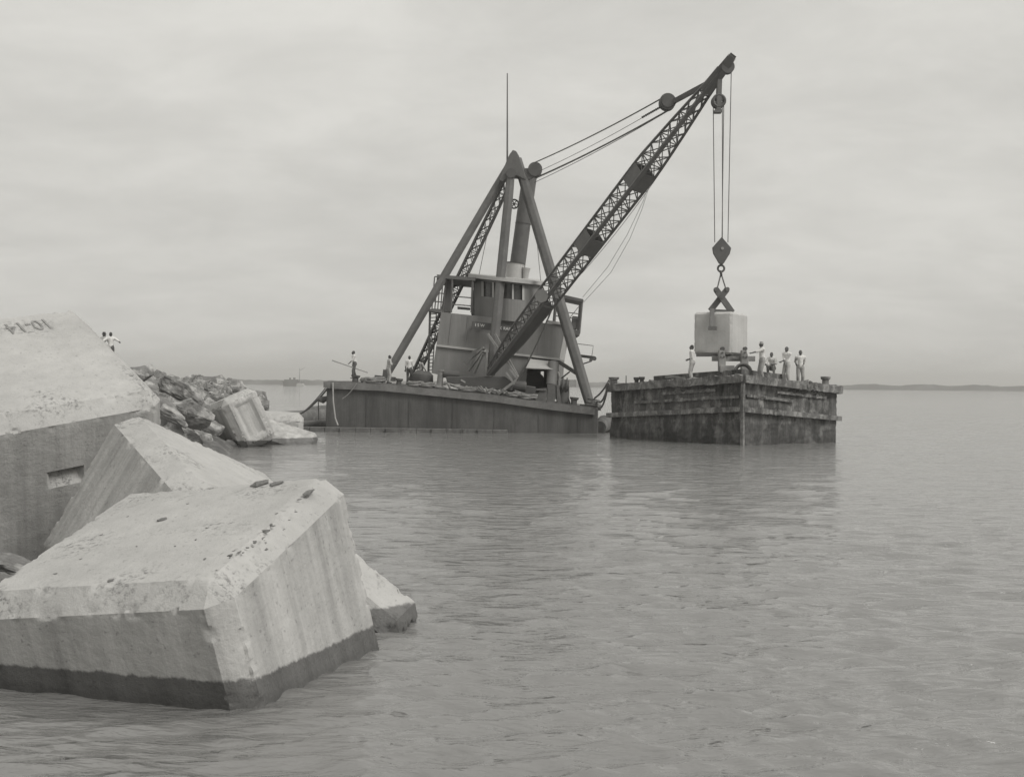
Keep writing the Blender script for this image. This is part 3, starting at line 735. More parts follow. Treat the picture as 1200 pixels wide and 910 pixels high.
# pendant and luffing block
LBk = P(782, 120, 59.6); m = MB(); m.beam(LBk+EX*.2, P(838, 93, 57.6), .2, .34, up=EY, w1=.2, h1=.3); m.build('pendant_bar', 'steel', boom)
m = MB(); m.sheave(LBk, EY, .4, .5); m.disc(LBk, EY, .3, .62, 16); m.ext([(772.5, 121), (776, 118), (778, 126), (773, 125)], 59.4, .3); m.build('luffing_block', 'steel_dark', dk, True)
m = MB()
for a, b, r in (((626, 190.7, 70.5), (781, 112, 59.5), .03), ((627, 190.5, 70.8), (782.5, 111.6, 59.8), .03), ((629, 207.5, 70.5), (784, 128.5, 59.5), .03), ((630, 208, 70.8), (786, 128, 59.8), .03), ((626, 214, 70.9), (785, 129, 59.9), .018), ((630, 201.5, 70.5), (775, 125, 59.5), .016)):
    m = MB(); m.path(sag(P(*a), P(*b), .12), r, 5); m.build('luffing_rope', 'rope_dark', dk)
m = MB(); a, b = P(753, 137.4, 61), P(775, 125, 59.5)
for k in range(12): m.disc(a.lerp(b, k/11), V((0, 1, .3)) if k % 2 else V((.3, 1, 0)), .06, .05, 6)
m.build('chain', 'steel_dark', dk)
# upper hoist block under the tip
m = MB(); hb = P(842, 119, 57.2); m.beam(P(843, 94, 57.2), P(841.7, 129, 57.2), .2, .42, up=EY); m.ext([(838, 128), (846, 128), (846, 131.5), (838, 131.5)], 57.0, .4); ubk = m.build('upper_hoist_block', 'steel', dk)
m = MB()
for s in (-.16, .16):
    c = hb+EY*s
    m.torus(c, EY, .27, .07, 22, 6)
    m.disc(c, EY, .13, .06, 14)
    for k in range(4):
        t = k*math.pi/2+.75; m.beam(c, c+(EX*math.cos(t)+EZ*math.sin(t))*.26, .14, .05, up=EY)
m.build('hoist_sheave', 'steel_dark', ubk, True)
m = MB()
for (a, b) in (((835.8, 122, 57.2), (837.6, 284, 57.8)), ((848.2, 122, 57.2), (846, 280, 57.8)), ((857, 80, 57.0), (853, 284, 57.8)), ((846.5, 122, 57.35), (846.6, 282, 57.9))):
    m = MB(); m.tube(P(*a), P(*b), .022, .022, 5); m.build('hoist_rope', 'rope_dark', dk)
m = MB(); m.path(sag(P(800, 163, 58.9), P(668, 335, 64), .35), .014, 5); m.path([P(762, 210, 60.6), P(754, 235, 60.8), P(735, 275, 61.5), P(712, 313, 63), P(683, 348, 66)], .011, 5)
m.path([P(763, 212, 60.6), P(752, 246, 61), P(738, 280, 61.6), P(716, 319, 63), P(684, 354, 66)], .011, 5); m.path([P(684, 352, 66), P(668, 372, 68)], .018, 5)
m.path(sag(P(646, 364, 64.6), P(606, 446, 66.9), .2), .045, 6); m.build('slack_line', 'rope_dark', dk)

m = MB(); m.path([P(634.5, 346.5, 63.9), P(634.5, 346.5, 63.6)], .36, 8); m.build('sheave_guard', 'house', boom)
# loose things on the derrick deck
rnd = random.Random(21)
def deck_y(px):
    for (a, b) in zip(deck_pts[:-1], deck_pts[1:]):
        if a[0] <= px <= b[0]: return a[1]+(b[1]-a[1])*(px-a[0])/(b[0]-a[0])
    return 447
GP = 'loose timbers on the derrick deck'
for (xa, ya, xb, yb, dd) in ((533, -6, 575, 3, .5), (540, -14, 566, -2, .7), (548, -3, 590, -4, .9), (560, -8, 572, 1, .4), (590, -3, 628, -4, .5), (602, -8, 626, 0, .7), (612, -2, 630, -9, .6), (480, -5, 520, -3, .5), (500, -3, 522, -7, .7), (575, -6, 600, -1, .6), (520, -9, 545, -2, .8), (583, 1, 606, -4, .45)):
    m = MB(); D_ = 66.6+dd; m.beam(P(xa, deck_y(xa)+ya, D_), P(xb, deck_y(xb)+yb, D_+.3), .12, .08)
    tag(m.build('loose_timber', 'timber' if rnd.random() < .6 else 'timber_pale', None), 'weathered loose timber lying in the heap along the derrick deck edge', 'timber', GP)
for k in range(46):
    px = rnd.choice((rnd.uniform(525, 632), rnd.uniform(545, 600))); dx = rnd.uniform(-16, 16); D_ = 66.6+rnd.uniform(.1, 1.0)
    if not 500 < px+dx < 634: continue
    m = MB(); w_ = rnd.uniform(.04, .1); m.beam(P(px, deck_y(px)+rnd.uniform(-9, -1), D_), P(px+dx, deck_y(px+dx)+rnd.uniform(-8, 0), D_+rnd.uniform(-.3, .4)), w_, w_*.8)
    tag(m.build('loose_timber', rnd.choice(('timber', 'timber_pale', 'rail')), None), 'weathered loose timber lying in the heap along the derrick deck edge', 'timber', GP)
GR = 'rope coils on the derrick deck'
def coil(c, r, k, label, mat='rope', grp=GR, th=.06):
    m = MB(); pts = []
    for i in range(k*14+1):
        t = 2*math.pi*i/14; rr = r*(1+.1*math.sin(t*1.7)+.06*rnd.uniform(-1, 1)); pts.append(V(c)+V((rr*math.cos(t), rr*math.sin(t), th+.035*i/14+.03*rnd.uniform(-1, 1))))
    m.path(pts, th, 6); return tag(m.build('rope_coil', mat, None, True), label, 'rope', grp)
for px, dy, r, lab in ((440, -4.5, .5, 'pale heap of rope between the pole man and the left leg'), (431, -3.5, .35, 'small pale bundle of rope just right of the pole man'), (487, -3, .42, 'rope coil at the foot of the lattice leg'),
                       (500, -2.5, .4, 'flattened rope coil left of the timber heap'), (548, -2, .45, 'tangled rope in the middle of the timber heap'), (617, -2, .5, 'tangled rope beside the winch'), (601, -2, .4, 'rope tangle below the crossed struts')):
    coil(P(px, deck_y(px)+dy*.3, 67.0), r, 5, lab)
m = MB(); c = P(494.5, 449, 68.3); m.path([c, c+EZ*.1, c+EZ*.5, c+EZ*.7], [.55, .62, .58, .35], 14); tag(m.build('deck_drum', 'steel_dark', None, True), 'dark rounded drum beside the ladder foot on the derrick', 'drum')
m = MB(); c = P(515, 452, 67.6); m.tube(c, c+EZ*.85, .17, .17, 12); m.disc(c+EZ*.85, EZ, .22, .08, 12); tag(m.build('deck_pipe', 'timber', None, True), 'short pale standing pipe before the left end of the deckhouse', 'pipe')

# floats and lines at the derrick
def log(pts, rads, label, name='timber_float', mat='float'):
    m = MB(); m.path(pts, rads, 12); return tag(m.build(name, mat, None, True), label, 'float')
z0 = .0
def wp(px, py, z=0): p = on_z(px, py); return V((p.x, p.y, z))
m = MB(); a, b = wp(345, 505.5, .1), wp(595, 507.6, .02); rough_n = 14
for k in range(rough_n):
    q0, q1 = a.lerp(b, k/rough_n), a.lerp(b, (k+.985)/rough_n); m.beam(q0+V((0, .05*(k % 3), 0)), q1+V((0, .05*(k % 3), 0)), .5, .34, h1=.34)
tag(m.build('timber_float', 'float', None, bevel=.03), 'long low timber float lying along the foot of the derrick hull', 'float')
log([wp(317, 492, .25), wp(330, 493, .22), wp(384, 491, .2)], [.08, .42, .55], 'dark pointed log floating behind the left end of the derrick')
log([wp(352, 500, .12), wp(398, 499, .12)], [.25, .25], 'shorter log between the pointed log and the derrick hull')
log([wp(362, 485, .3), wp(390, 485, .3)], [.35, .5], 'half hidden log farthest back behind the derrick hull')
def line(name, pts, r, mat, label, cat='rope', grp=None): m = MB(); m.path(pts, r, 6); return tag(m.build(name, mat, None, True), label, cat, grp)
line('mooring_chain', sag(P(383, 456, 66.6), P(343, 488, 74), .25), .055, 'rope_dark', 'dark heavy mooring chain slanting from the left hull corner down to the pointed log', 'chain')
line('mooring_rope', sag(P(381, 455, 66.6), P(352, 485, 74), .1), .03, 'rope_dark', 'thin line slanting just behind the heavy chain at the left hull corner')
line('hanging_rope', [P(390, 448, 66.2), P(390.5, 470, 66.2), P(393, 490, 66.2), P(396, 498, 66)], .045, 'timber_pale', 'pale rope hanging down the left end of the derrick hull')
line('hanging_rope', [P(373, 469, 68), P(373.5, 492, 68)], .03, 'rope_dark', 'thin rope hanging straight down from the slung fender left of the hull')
line('hanging_rope', sag(P(418, 449, 66.2), P(401, 467, 66.2), .1), .02, 'timber', 'thin slanting cord on the hull below the pole man')
m = MB(); m.path([P(374, 468, 67.6), P(378, 468.5, 67.6), P(385, 465.5, 67.6)], [.12, .2, .1], 10); tag(m.build('rope_fender', 'rope_dark', None, True), 'small dark fender slung between chain and hull at left', 'fender')
for a, b, s, lab in (((697, 466, 66.9), (714, 445, 59.5), .12, 'topmost mooring line from the right leg foot to the scow'), ((699, 471, 66.9), (713, 448, 59.5), .7, 'deepest sagging mooring line between derrick and scow'), ((700, 470, 66.9), (714, 446, 59.6), .4, 'middle mooring line sagging between derrick and scow')):
    line('mooring_line', sag(P(*a), P(*b), s), .05, 'rope_dark', lab)
m = MB()
for k in range(4): m.torus(P(695.5, 474.5, 67.0)+EZ*.1*k, EZ+EX*.15*(k % 2), .42-.03*k, .06, 18, 6)
tag(m.build('rope_turns', 'rope_dark', None, True), 'dark turns of rope wound around the foot of the right leg', 'rope')
m = MB(); m.path([wp(703, 507, .3), wp(708, 506, .45), wp(716, 506, .3)], [.35, .5, .4], 12); tag(m.build('rubber_fender', 'float', None, True), 'dark round fender floating in the gap between derrick and scow', 'fender')

# ------------------------------------------------------------------ scow
C0 = on_z(870, 522); C0.z = 0
a37 = math.radians(37); VR = V((math.cos(a37), math.sin(a37), 0)); VL = V((-math.sin(a37), math.cos(a37), 0))
LR, LL = 6.45, 8.75; ZT = 3.02
def zd(s, t): return ZT-.07*s-.055*t
def B(s, t, h): return C0+VR*s+VL*t+V((0, 0, zd(s, t)-ZT+h))
scow = thing('work_scow', 'battered wooden scow with flaking sides carrying the hoisted block and five men', 'barge', B(LR/2, LL/2, 0))
bm = bmesh.new()
vs = [bm.verts.new(B(s, t, h)) for h in (-.8, ZT-.12) for s, t in ((0, 0), (LR, 0), (LR, LL), (0, LL))]
for f in ((0, 3, 2, 1), (4, 5, 6, 7), (0, 1, 5, 4), (1, 2, 6, 5), (2, 3, 7, 6), (3, 0, 4, 7)): bm.faces.new([vs[i] for i in f])
bmesh.ops.subdivide_edges(bm, edges=bm.edges, cuts=60, use_grid_fill=True); bm.normal_update()
for v in bm.verts: v.co += v.normal*(.07*noise.noise(v.co*.9)+.06*noise.noise(V((v.co.x*3, v.co.y*3, v.co.z*1.2)))+.03*noise.noise(v.co*7)-.04)
me = bpy.data.meshes.new('hull'); bm.to_mesh(me); bm.free()
me.polygons.foreach_set('use_smooth', [True]*len(me.polygons)); me.set_sharp_from_angle(angle=math.radians(35))
sh = link_mesh('hull', me, 'scow', scow)
def rough_beam(m, f0, f1, hz, w_, n=64, jag=.05):
    """long square timber between two points on the scow side, worn along its length"""
    p0, p1 = V(f0), V(f1); d, a, b = basis(p1-p0)
    vs = []
    for i in range(n+1):
        c = p0.lerp(p1, i/n)
        jv = .25+2.2*max(0, noise.noise(c*1.1+V((3, 1, 7))))
        for sx, sz in ((-1, -1), (1, -1), (1, 1), (-1, 1)):
            j = jv*V((rnd.uniform(-1, 1), rnd.uniform(-1, 1), rnd.uniform(-1, 1)))*jag
            vs.append(c+a*sx*w_/2+V((0, 0, sz*hz/2))+j*(.5 if sz < 0 else 1))
    fs = [(i*4+k, i*4+(k+1) % 4, (i+1)*4+(k+1) % 4, (i+1)*4+k) for i in range(n) for k in range(4)]+[(3, 2, 1, 0), tuple(n*4+k for k in range(4))]
    m.add(vs, fs)
for nm, h, hz, w_, jag in (('rim_timber', ZT-.08, .34, .34, .09), ('fender_timber', ZT-1.42, .22, .26, .05)):
    m = MB(); e = w_*.3
    rough_beam(m, B(-e, -.15, h), B(-e, LL+.1, h), hz, w_, jag=jag)
    rough_beam(m, B(-.1, -e-.01, h-.012), B(LR+.12, -e-.01, h-.012), hz, w_, jag=jag)
    if nm != 'upper_strake':
        rough_beam(m, B(LR+e, 0, h), B(LR+e, LL, h), hz, w_, jag=jag); rough_beam(m, B(0, LL+e, h), B(LR, LL+e, h), hz, w_, jag=jag)
    o = m.build(nm, 'scow_rim', scow)
m = MB(); m.beam(B(-.13, -.12, -.3), B(-.13, -.12, ZT-.25), .15, .12, up=VR); m.build('corner_post', 'scow_rim', scow)
for (e0, e1) in ((B(-.05, 1.6, ZT-.5), B(-.05, 5.2, ZT-.52)), (B(-.05, .2, ZT-.86), B(-.05, 6.9, ZT-.86)), (B(.2, -.05, ZT-.8), B(3.4, -.05, ZT-.84)), (B(2.2, -.05, ZT-.5), B(5.6, -.05, ZT-.52))):
    m = MB(); rough_beam(m, e0, e1, .12, .06, n=40, jag=.06); m.build('worn_strake', 'scow_rim', scow)
# coaming and deck fittings
m = MB(); m.box8([B(s, t, h) for h in (ZT-.1, ZT+.5) for s, t in ((1.0, 1.0), (LR-2.4, 1.0), (LR-2.4, LL-2.0), (1.0, LL-2.0))]); m.build('hatch_coaming', 'scow', scow, bevel=.03)
m = MB(); m.box8([B(s, t, h) for h in (ZT-.1, ZT+.14) for s, t in ((1.6, .75), (4.1, .75), (4.1, .95), (1.6, .95))]); m.build('deck_sill', 'scow_rim', scow)
def sb(px, s, r, h):   # bollard on the scow at pixel column
    best = min(((abs(proj(B(s, k*.02, ZT))[0]-px), k*.02) for k in range(int(LL/.02))), key=lambda q: q[0]); return B(s, best[1], ZT-.05)
def sbt(px, t):
    best = min(((abs(proj(B(k*.02, t, ZT))[0]-px), k*.02) for k in range(int(LR/.02))), key=lambda q: q[0]); return B(best[1], t, ZT-.05)
UP = V((0, 0, 1))
bollard(scow, B(-.02, LL-.25, ZT), .21, .46, 'scow_rim', UP)
bollard(scow, sb(746, .6, 0, 0), .12, .5, 'steel_dark', UP); bollard(scow, sb(752, .6, 0, 0), .12, .5, 'steel_dark', UP)
bollard(scow, B(LR-.45, .3, ZT), .19, .52, 'scow_rim', UP)
m = MB(); m.tube(sb(733.5, .4, 0, 0), sb(733.5, .4, 0, 0)+V((0, 0, .6)), .03, .02, 6); m.build('deck_rod', 'steel_dark', scow)
m = MB(); p = sb(782, .9, 0, 0); m.beam(p+V((0, 0, .42)), sb(806, .9, 0, 0)+V((0, 0, .33)), .3, .06); m.beam(p+V((-.05, 0, .5)), sb(796, .9, 0, 0)+V((0, 0, .4)), .2, .05)
tag(m.build('loose_plank', 'timber', None), 'weathered planks lying on the scow coaming at left of the block', 'plank')
m = MB(); m.beam(sbt(930, .35)+V((0, 0, .08)), sbt(948, .35)+V((0, 0, .08)), .25, .05); tag(m.build('loose_plank', 'timber', None), 'flat plank at the feet of the two men standing on the right of the scow', 'plank')

# hanging block and gear
DB = 57.6
RS = Matrix.Rotation(math.radians(-28), 3, 'Z'); dS = (1.85, 2.45, 1.98)
bS = block('hoisted_block', RS, P(845, 391.5, DB+.9), dS, .1, 'concrete_fresh', 'smooth new concrete block hanging from tongs above the scow', None, .06, .006, .02, seed=9)
hbp = P(846, 293, DB+.2)
hk = thing('hook_block', 'dark diamond shaped hook block hanging on the hoist ropes', 'hook block', hbp)
m = MB(); m.ext([(846, 277.5), (857, 290.5), (855.5, 297), (848, 309), (843, 309), (836, 297), (835, 290)], DB, .14); m.ext([(846, 277.5), (857, 290.5), (855.5, 297), (848, 309), (843, 309), (836, 297), (835, 290)], DB+.34, .14)
m.build('cheek_plate', 'steel_dark', hk, bevel=.02)
m = MB(); m.sheave(P(846, 293, DB+.24), EY, .34, .18); m.build('hook_sheave', 'steel_dark', hk, True)
m = MB(); m.disc(P(846.5, 291, DB-.02), EY, .07, .05, 10); m.build('pin', 'timber', hk)
m = MB(); c = P(845, 314.5, DB+.24); m.torus(c, EY, .15, .05, 18, 8); m.tube(P(845.5, 308, DB+.24), P(845.3, 311.5, DB+.24), .07, .06, 8); m.torus(P(845, 320.5, DB+.24), V((1, 0, .2)), .12, .04, 14, 6); m.build('hook', 'steel_dark', hk, True)
tg = thing('lifting_tongs', 'scissor lifting tongs gripping the hoisted block', 'tongs', P(845, 350, DB+.3))
m = MB(); m.path([P(844.5, 322, DB+.24), P(840.5, 338, DB+.24)], .035, 6); m.path([P(845.5, 322, DB+.24), P(850.5, 338, DB+.24)], .035, 6); m.build('sling', 'rope_dark', tg, True)
for (a, b) in (((839, 339), (858, 366)), ((852, 339), (832.5, 364))):
    m = MB(); D_ = DB+(.1 if a[0] < 845 else .36); m.beam(P(*a, D_), P(*b, D_), .26, .2, up=EY); m.disc(P(*a, D_), EY, .1, .3, 12); m.build('tong_arm', 'steel', tg)
m = MB(); m.disc(P(845.3, 347.5, DB+.22), EY, .12, .5, 14); m.beam(P(833, 364, DB-.1), P(857, 365.3, DB+.05), .16, .16); m.build('cross_bar', 'steel_dark', tg)
m = MB(); m.beam(P(834.5, 362, DB-.1), P(834.4, 383, DB-.52), .12, .2, up=EX); m.beam(P(830, 384.5, DB-.5), P(840, 384.5, DB-.55), .2, .16); m.build('tong_jaw', 'steel', tg)
m = MB(); m.beam(P(857, 365, DB+.5), P(857, 365, DB+2.35), .16, .16); m.beam(P(857, 364, DB+2.35), P(857, 385, DB+2.4), .12, .2, up=EX); m.build('tong_jaw', 'steel', tg)
# cradle under the block
cr = thing('block_cradle', 'bolted timber and iron cradle standing under the hoisted block', 'cradle', P(858, 436, DB-.2))
m = MB(); m.beam(P(834.5, 420, DB-.2), P(884.5, 420.3, DB-.2), .24, .2, up=EY); m.build('cross_timber', 'timber', cr)
for px in (846.5, 873):
    m = MB(); m.ext([(px-3.6, 410), (px+2, 410), (px+3, 414), (px+4.3, 422), (px+4, 434), (px-4, 434), (px-4, 416)], DB-.75, .34); u_ = m.build('upright', 'timber', cr, bevel=.02)
    for dx, dy, rr in ((-1.8, 418, .04), (1.8, 418, .04), (0, 413, .04), (0, 408.5, .09)):
        m = MB(); m.disc(P(px+dx, dy, DB-.78 if rr < .05 else DB-.6), EY, rr, .08 if rr < .05 else .3, 10); m.build('bolt', 'steel_dark', u_)
m = MB(); m.beam(P(858, 419, DB-.45), P(866, 420, DB-.45), .12, .1, up=EY); m.ext([(844, 428), (861, 428), (861, 436), (844, 436)], DB-.9, .5); m.build('bed_timber', 'timber', cr, bevel=.02)
m = MB(); m.beam(P(816, 416, DB-.1), P(875, 415.6, DB-.1), .1, .12, up=EY); m.beam(P(816, 416, DB+1.4), P(872, 415.6, DB+1.4), .14, .12, up=EY); m.build('bearer', 'steel_dark', cr)
m = MB()
for k in range(3): m.torus(P(870.5, 436, DB-1.3+.12*k), V((0.1, 1, .0)), .38-.03*k, .06, 20, 6)
tag(m.build('hose_coil', 'rope_dark', None, True), 'dark hose coil standing on edge beside the cradle on the scow', 'hose')

# ------------------------------------------------------------------ people
def ik(a, b, l1, l2, pole):
    d = b-a; L_ = d.length
    if L_ > (l1+l2)*.995: b = a+d*((l1+l2)*.995/L_); d = b-a; L_ = d.length
    x = (l1*l1-l2*l2+L_*L_)/(2*L_); h = math.sqrt(max(0, l1*l1-x*x)); n = d.normalized()
    p = (pole-n*pole.dot(n)).normalized(); return a+n*x+p*h, b
def cap(m, p0, p1, r0, r1, n=14):
    p0, p1 = V(p0), V(p1); m.tube(p0, p1, r0, r1, n); m.sphere(p0, r0, n, 8); m.sphere(p1, r1, n, 8)
def remesh(m, vox):
    me = m.mesh('t'); o = bpy.data.objects.new('t', me); col.objects.link(o)
    r = o.modifiers.new('r', 'REMESH'); r.mode = 'VOXEL'; r.voxel_size = vox; r.use_smooth_shade = True
    s = o.modifiers.new('s', 'SMOOTH'); s.iterations = 3; s.factor = .5
    bpy.context.view_layer.update()
    out = bpy.data.meshes.new_from_object(o.evaluated_get(bpy.context.evaluated_depsgraph_get()))
    bpy.data.objects.remove(o); bpy.data.meshes.remove(me); return out
def person(base, yaw, label, hl=None, hr=None, fl=None, fr=None, pelvis=(0, 0, .92), lean=(0, .03), H=1.72, group=None,
           skin='skin', shirt='shirt', trousers='trousers', head='hair', look=(0, 0), sleeves=.6, curl=.5):
    """local axes: x right, y forward, z up, metres for a 1.72 m figure"""
    root = thing('person', label, 'person', base, group); root.rotation_euler = (0, 0, yaw); k = H/1.72; root.scale = (k, k, k)
    Pv = V(pelvis); up = V((lean[0], lean[1], 1)).normalized()
    chest = Pv+up*.46; neck = Pv+up*.56; hd = neck+V((lean[0]*.3+look[0]*.02, .025+look[1]*.02, .145))
    rt = V((1, 0, 0)); fwd = up.cross(V((-1, 0, 0))).normalized(); fwd = fwd if fwd.y > 0 else -fwd
    SL, SR = chest-rt*.185+up*.045, chest+rt*.185+up*.045; HLp, HRp = Pv-rt*.09, Pv+rt*.09
    hl = V(hl or (-.26, .06, Pv.z-.14)); hr = V(hr or (.26, .06, Pv.z-.14)); fl = V(fl or (-.11, 0, .07)); fr = V(fr or (.11, .02, .07))
    EL, hl = ik(SL, hl, .29, .25, V((-.4, -1, -.2))); ER, hr = ik(SR, hr, .29, .25, V((.4, -1, -.2)))
    KL, fl = ik(HLp, fl, .44, .43, V((-.15, 1, 0))); KR, fr = ik(HRp, fr, .44, .43, V((.15, 1, 0)))
    b = MB()
    cap(b, Pv, Pv+up*.2, .115, .11); cap(b, Pv+up*.2, chest, .11, .125); b.sphere(chest-rt*.07, (.11, .095, .13)); b.sphere(chest+rt*.07, (.11, .095, .13))
    cap(b, chest+up*.03, neck, .07, .056); cap(b, neck, hd-V((0, 0, .05)), .055, .052)
    cap(b, SL, chest, .06, .07); cap(b, SR, chest, .06, .07)
    lr = Matrix.Rotation(math.atan2(-look[0], 1)*.9, 3, 'Z')
    b.sphere(hd, (.073, .092, .112), 18, 12, lr); b.sphere(hd+lr @ V((0, .035, -.06)), (.05, .055, .055), 14, 8, lr)
    b.sphere(hd+lr @ V((0, .098, -.02)), (.014, .022, .026), 8, 6, lr); b.sphere(hd+lr @ V((0, .083, -.062)), (.024, .012, .008), 8, 6, lr)
    for s in (-1, 1):
        b.sphere(hd+lr @ V((s*.074, -.005, -.01)), (.012, .024, .034), 8, 6, lr); b.sphere(hd+lr @ V((s*.03, .082, .012)), (.013, .012, .009), 8, 6, lr)
        b.sphere(hd+lr @ V((s*.03, .084, .03)), (.02, .012, .006), 8, 6, lr)
    for S, E_, h_, sd in ((SL, EL, hl, -1), (SR, ER, hr, 1)):
        cap(b, S, E_, .052, .042); cap(b, E_, h_, .042, .029)
        d = (h_-E_).normalized(); sdv = d.cross(V((0, 1, .2)) if abs(d.y) < .8 else V((0, 0, 1))).normalized(); nn = sdv.cross(d).normalized()
        cap(b, h_, h_+d*.075, .028, .034); pm = h_+d*.085
        for q in range(4):
            o_ = sdv*(-.03+.02*q); ln = (.062, .075, .07, .055)[q]; k1 = pm+o_+d*ln*.5; dd2 = (d*(1-curl*.8)+nn*curl).normalized()
            cap(b, pm+o_-d*.03, k1, .0105, .0095, 8); cap(b, k1, k1+dd2*ln*.5, .0095, .008, 8)
        t0 = h_+d*.03-sdv*.028; cap(b, t0, t0+(d*.7-sdv*.7)*.05, .0125, .011, 8); cap(b, t0+(d*.7-sdv*.7)*.05, t0+(d*.7-sdv*.7)*.05+d*.03, .011, .009, 8)
    for h_, K, f in ((HLp, KL, fl), (HRp, KR, fr)):
        cap(b, h_, K, .085, .058); cap(b, K, f, .056, .038); cap(b, f+V((0, -.03, -.03)), f+V((0, .13, -.04)), .036, .03)
    W[root] = V((0, 0, 0))
    def part(nm, me, mt):
        o = bpy.data.objects.new(nm, me); col.objects.link(o); o.parent = root; me.materials.clear(); me.materials.append(MT[mt])
        me.polygons.foreach_set('use_smooth', [True]*len(me.polygons)); return o
    part('body', remesh(b, .0095), skin)
    s_ = MB(); cap(s_, Pv+up*.06, Pv+up*.25, .135, .13); cap(s_, Pv+up*.25, chest, .13, .14); s_.sphere(chest-rt*.08+up*.01, (.125, .112, .14)); s_.sphere(chest+rt*.08+up*.01, (.125, .112, .14))
    s_.sphere(Pv+up*.12+fwd*-.02, (.15, .125, .07))
    cap(s_, chest+up*.05, neck-up*.035, .08, .068)
    for S, E_, h_ in ((SL, EL, hl), (SR, ER, hr)):
        cap(s_, S, S.lerp(E_, .55), .072, .066); cap(s_, S.lerp(E_, .5), E_, .066, .058)
        if sleeves > .5: cap(s_, E_, E_.lerp(h_, sleeves-.4), .058, .052)
    part('shirt', remesh(s_, .014), shirt)
    t_ = MB(); cap(t_, Pv-rt*.04+up*.08, Pv+rt*.04+up*.08, .128, .128); cap(t_, Pv-rt*.045, Pv+rt*.045, .135, .135)
    for h_, K, f in ((HLp, KL, fl), (HRp, KR, fr)): cap(t_, h_, K, .105, .08); cap(t_, K, f+V((0, 0, .05)), .08, .066)
    part('trousers', remesh(t_, .014), trousers)
    f_ = MB()
    for f in (fl, fr): cap(f_, f+V((0, -.04, -.025)), f+V((0, .14, -.035)), .046, .036); cap(f_, f+V((0, -.02, .06)), f, .05, .046)
    part('boots', remesh(f_, .012), 'boot')
    h = MB()
    if head in ('hat', 'hat_pale'):
        tp = hd+V((0, -.005, .045)); h.path([tp+V((0, 0, -.012)), tp, tp+V((0, 0, .008)), tp+V((0, 0, .012)), tp+V((0, 0, .09)), tp+V((0, 0, .105))], [.115, .12, .115, .088, .078, .04], 18)
        part('hat', h.mesh('hat', True), head)
    elif head == 'cap':
        h.sphere(hd+V((0, -.005, .035)), (.083, .1, .09), 16, 8); h.sphere(hd+lr @ V((0, .1, .045)), (.055, .05, .012), 12, 6); part('cap', remesh(h, .008), 'hat')
    else:
        h.sphere(hd+lr @ V((0, -.018, .028)), (.081, .092, .1), 16, 10); h.sphere(hd+lr @ V((0, -.045, -.02)), (.07, .06, .07), 12, 8); part('hair', remesh(h, .008), 'hair')
    return root
LEFT = math.pi/2; AWAY = 0
p = sb(811, .45, 0, 0); p.z += .03
person(p, LEFT-.35, 'man in pale shirt standing alone left of the hoisted block, back to it', hl=(-.02, .2, 1.05), hr=(.06, .2, 1.08), trousers='trousers_pale', H=1.72)
p = sbt(893, .5); p.z += .04
person(p, LEFT+.15, 'man in pale hat stretching one arm out to the hoisted block', hl=(-.1, .62, 1.22), hr=(.22, .02, .84), head='hat_pale', skin='skin_dark', trousers='trousers', H=1.74, sleeves=.6, look=(.1, 0))
p = sbt(904.5, 1.5); p.z += .55
person(p, math.pi-.5, 'man crouching on the scow deck between the reaching man and the standing pair', pelvis=(0, -.1, .3), lean=(0, .3), hl=(-.2, .4, .5), hr=(.2, .42, .48), fl=(-.17, .22, .07), fr=(.17, .1, .07), skin='skin_dark', trousers='trousers', H=1.6)
p = sbt(922, .75); p.z += .02
person(p, math.pi-.9, 'taller man of the standing pair at right, arms folded at his waist', hl=(.1, .24, 1.08), hr=(-.06, .27, 1.02), skin='skin_dark', trousers='trousers_pale', H=1.75, look=(-.3, 0))
p = sbt(937.5, .75); p.z += .02
person(p, math.pi-.1, 'rightmost man on the scow, slim with hands behind his back', hl=(-.14, -.16, .98), hr=(.14, -.16, .98), skin='skin_dark', trousers='trousers', H=1.68)
def ondeck(px, D_): return P(px, deck_y(px)-.2, D_)
p = P(416, 448, 67.3)+EZ*.62
p = P(415.5, 443.6, 67.3)
pole_a, pole_b = P(389, 422, 66.9), P(431, 436.5, 67.3)
person(p, LEFT+.3, 'man standing on a bollard at the left end of the derrick holding a long pole', hl=(-.1, .34, .98), hr=(.14, .1, .86), fl=(-.14, .12, .07), fr=(.16, -.1, .07), lean=(0, .12), skin='skin_dark', trousers='trousers_dark', shirt='shirt', H=1.5)
m = MB(); m.tube(pole_a, pole_b, .03, .022, 7); tag(m.build('boat_hook', 'timber', None), 'long thin pole held by the man at the left end of the derrick', 'pole')
person(P(479.5, 450, 68.4), -.1, 'man seen from behind in white shirt and dark trousers at the lattice leg', skin='skin_dark', trousers='trousers_dark', H=1.55, sleeves=.3)
person(P(455, 449, 67.7), -1.15, 'man in light trousers leaning on the left leg with one arm stretched out', hl=(-.1, .5, 1.2), hr=(.3, .3, 1.1), lean=(0, .12), skin='skin_dark', shirt='shirt_grey', trousers='trousers_pale', H=1.52)
person(P(493.5, 452, 70), -1.2, 'man half hidden behind the lattice leg near the ladder', skin='skin_dark', shirt='shirt_grey', trousers='trousers_dark', H=1.5, hr=(.2, .3, .9))
# two on the breakwater
pj = P(129.5, 427.5, 62)
person(pj, .25, 'distant figure in white shirt and dark trousers on the breakwater, elbows out', hl=(-.42, .1, 1.18), hr=(.45, .12, 1.22), skin='skin_dark', trousers='trousers_dark', H=1.62, group=None, sleeves=.3)
person(P(119.5, 428.5, 63), -.6, 'dark haired distant figure mostly hidden behind the leaning concrete block', hr=(.3, .35, 1.3), skin='skin_dark', trousers='trousers', shirt='shirt_grey', head='hat', H=1.68, lean=(.06, .1))

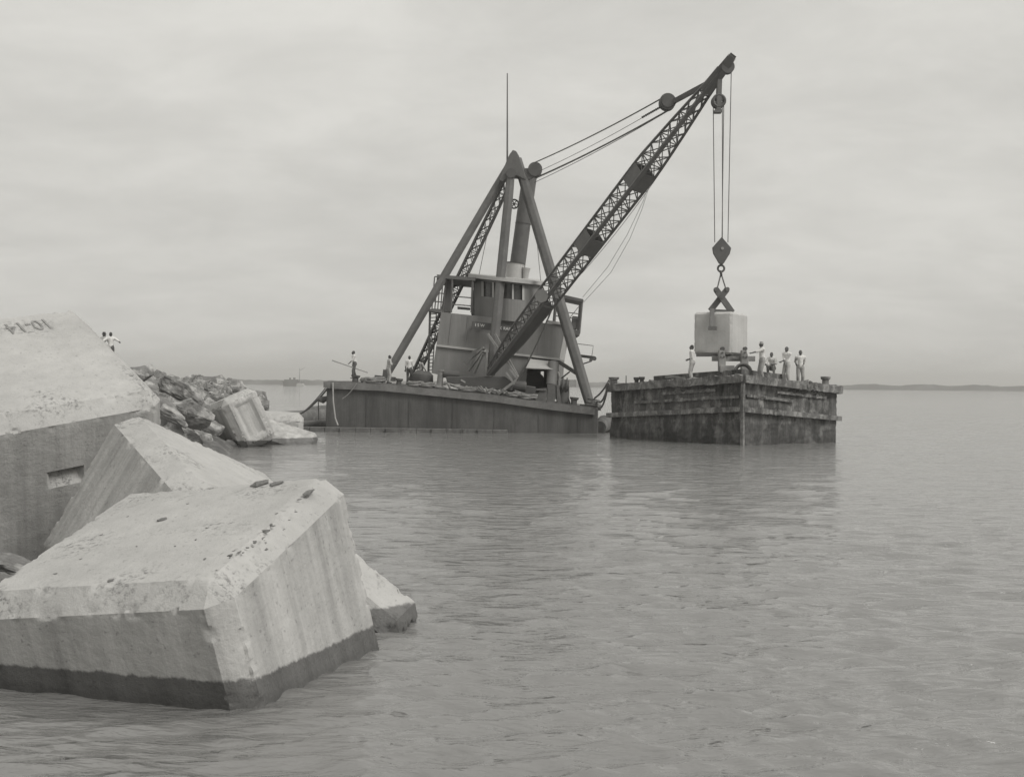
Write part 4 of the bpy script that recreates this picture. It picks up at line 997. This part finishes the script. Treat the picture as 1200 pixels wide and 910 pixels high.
# ------------------------------------------------------------------ far things
DS = 900
ship = thing('far_ship', 'tiny dredger with two funnels on the horizon at left', 'ship', on_z(345, 452))
def fx(m, x0, y0, x1, y1, d=DS, dp=6): m.ext([(x0, y1), (x1, y1), (x1, y0), (x0, y0)], d, dp)
m = MB(); m.ext([(331, 446.5), (354, 447.5), (353, 452.5), (332, 452.5)], DS, 8); m.build('hull', 'ship', ship)
m = MB(); fx(m, 333, 444.5, 349, 447.2, DS+1); m.build('deckhouse', 'ship', ship)
m = MB(); m.tube(P(340, 446, DS+3), P(340, 442.5, DS+3), .7, .7, 8); m.tube(P(345, 446, DS+3), P(345, 442.2, DS+3), .9, .9, 8); m.build('funnel', 'ship', ship)
m = MB(); m.tube(P(351, 447, DS+3), P(351.3, 431, DS+3), .22, .14, 6); m.tube(P(351.2, 434, DS+3), P(358, 430, DS+3), .14, .1, 6); m.build('mast', 'ship', ship)
m = MB(); m.ext([(348, 448.6), (354, 449), (357, 452.4), (347, 452.4)], DS-14, 5); tag(m.build('far_boat', 'ship_pale', None), 'pale launch lying beside the far dredger', 'boat')
m = MB()
for k in range(6): m.tube(P(667.3+k*1.5, 453.5, 330), P(667.6+k*1.5, 444.6+.4*(k % 2), 330), .22, .2, 8)
m.beam(P(666.5, 447, 330), P(676, 447.3, 330), .3, .3, up=EY); tag(m.build('pile_cluster', 'timber', None), 'cluster of grey mooring piles seen through the gap beside the right leg', 'piles')

# ------------------------------------------------------------------ haze
m = MB(); m.box((0, 2000, 20), V((7600, 0, 0)), V((0, 2400, 0)), V((0, 0, 24)))
hz = m.build('haze', 'shore', None); hz.data.materials.clear(); tag(hz, kind='stuff')
hm = bpy.data.materials.new('haze'); hm.use_nodes = True; hn = hm.node_tree
hn.nodes.remove(hn.nodes['Principled BSDF']); pv = hn.nodes.new('ShaderNodeVolumePrincipled')
pv.inputs['Color'].default_value = (.95, .94, .91, 1); pv.inputs['Density'].default_value = .0005; pv.inputs['Anisotropy'].default_value = .2
hn.links.new(pv.outputs[0], hn.nodes['Material Output'].inputs['Volume']); hz.data.materials.append(hm)
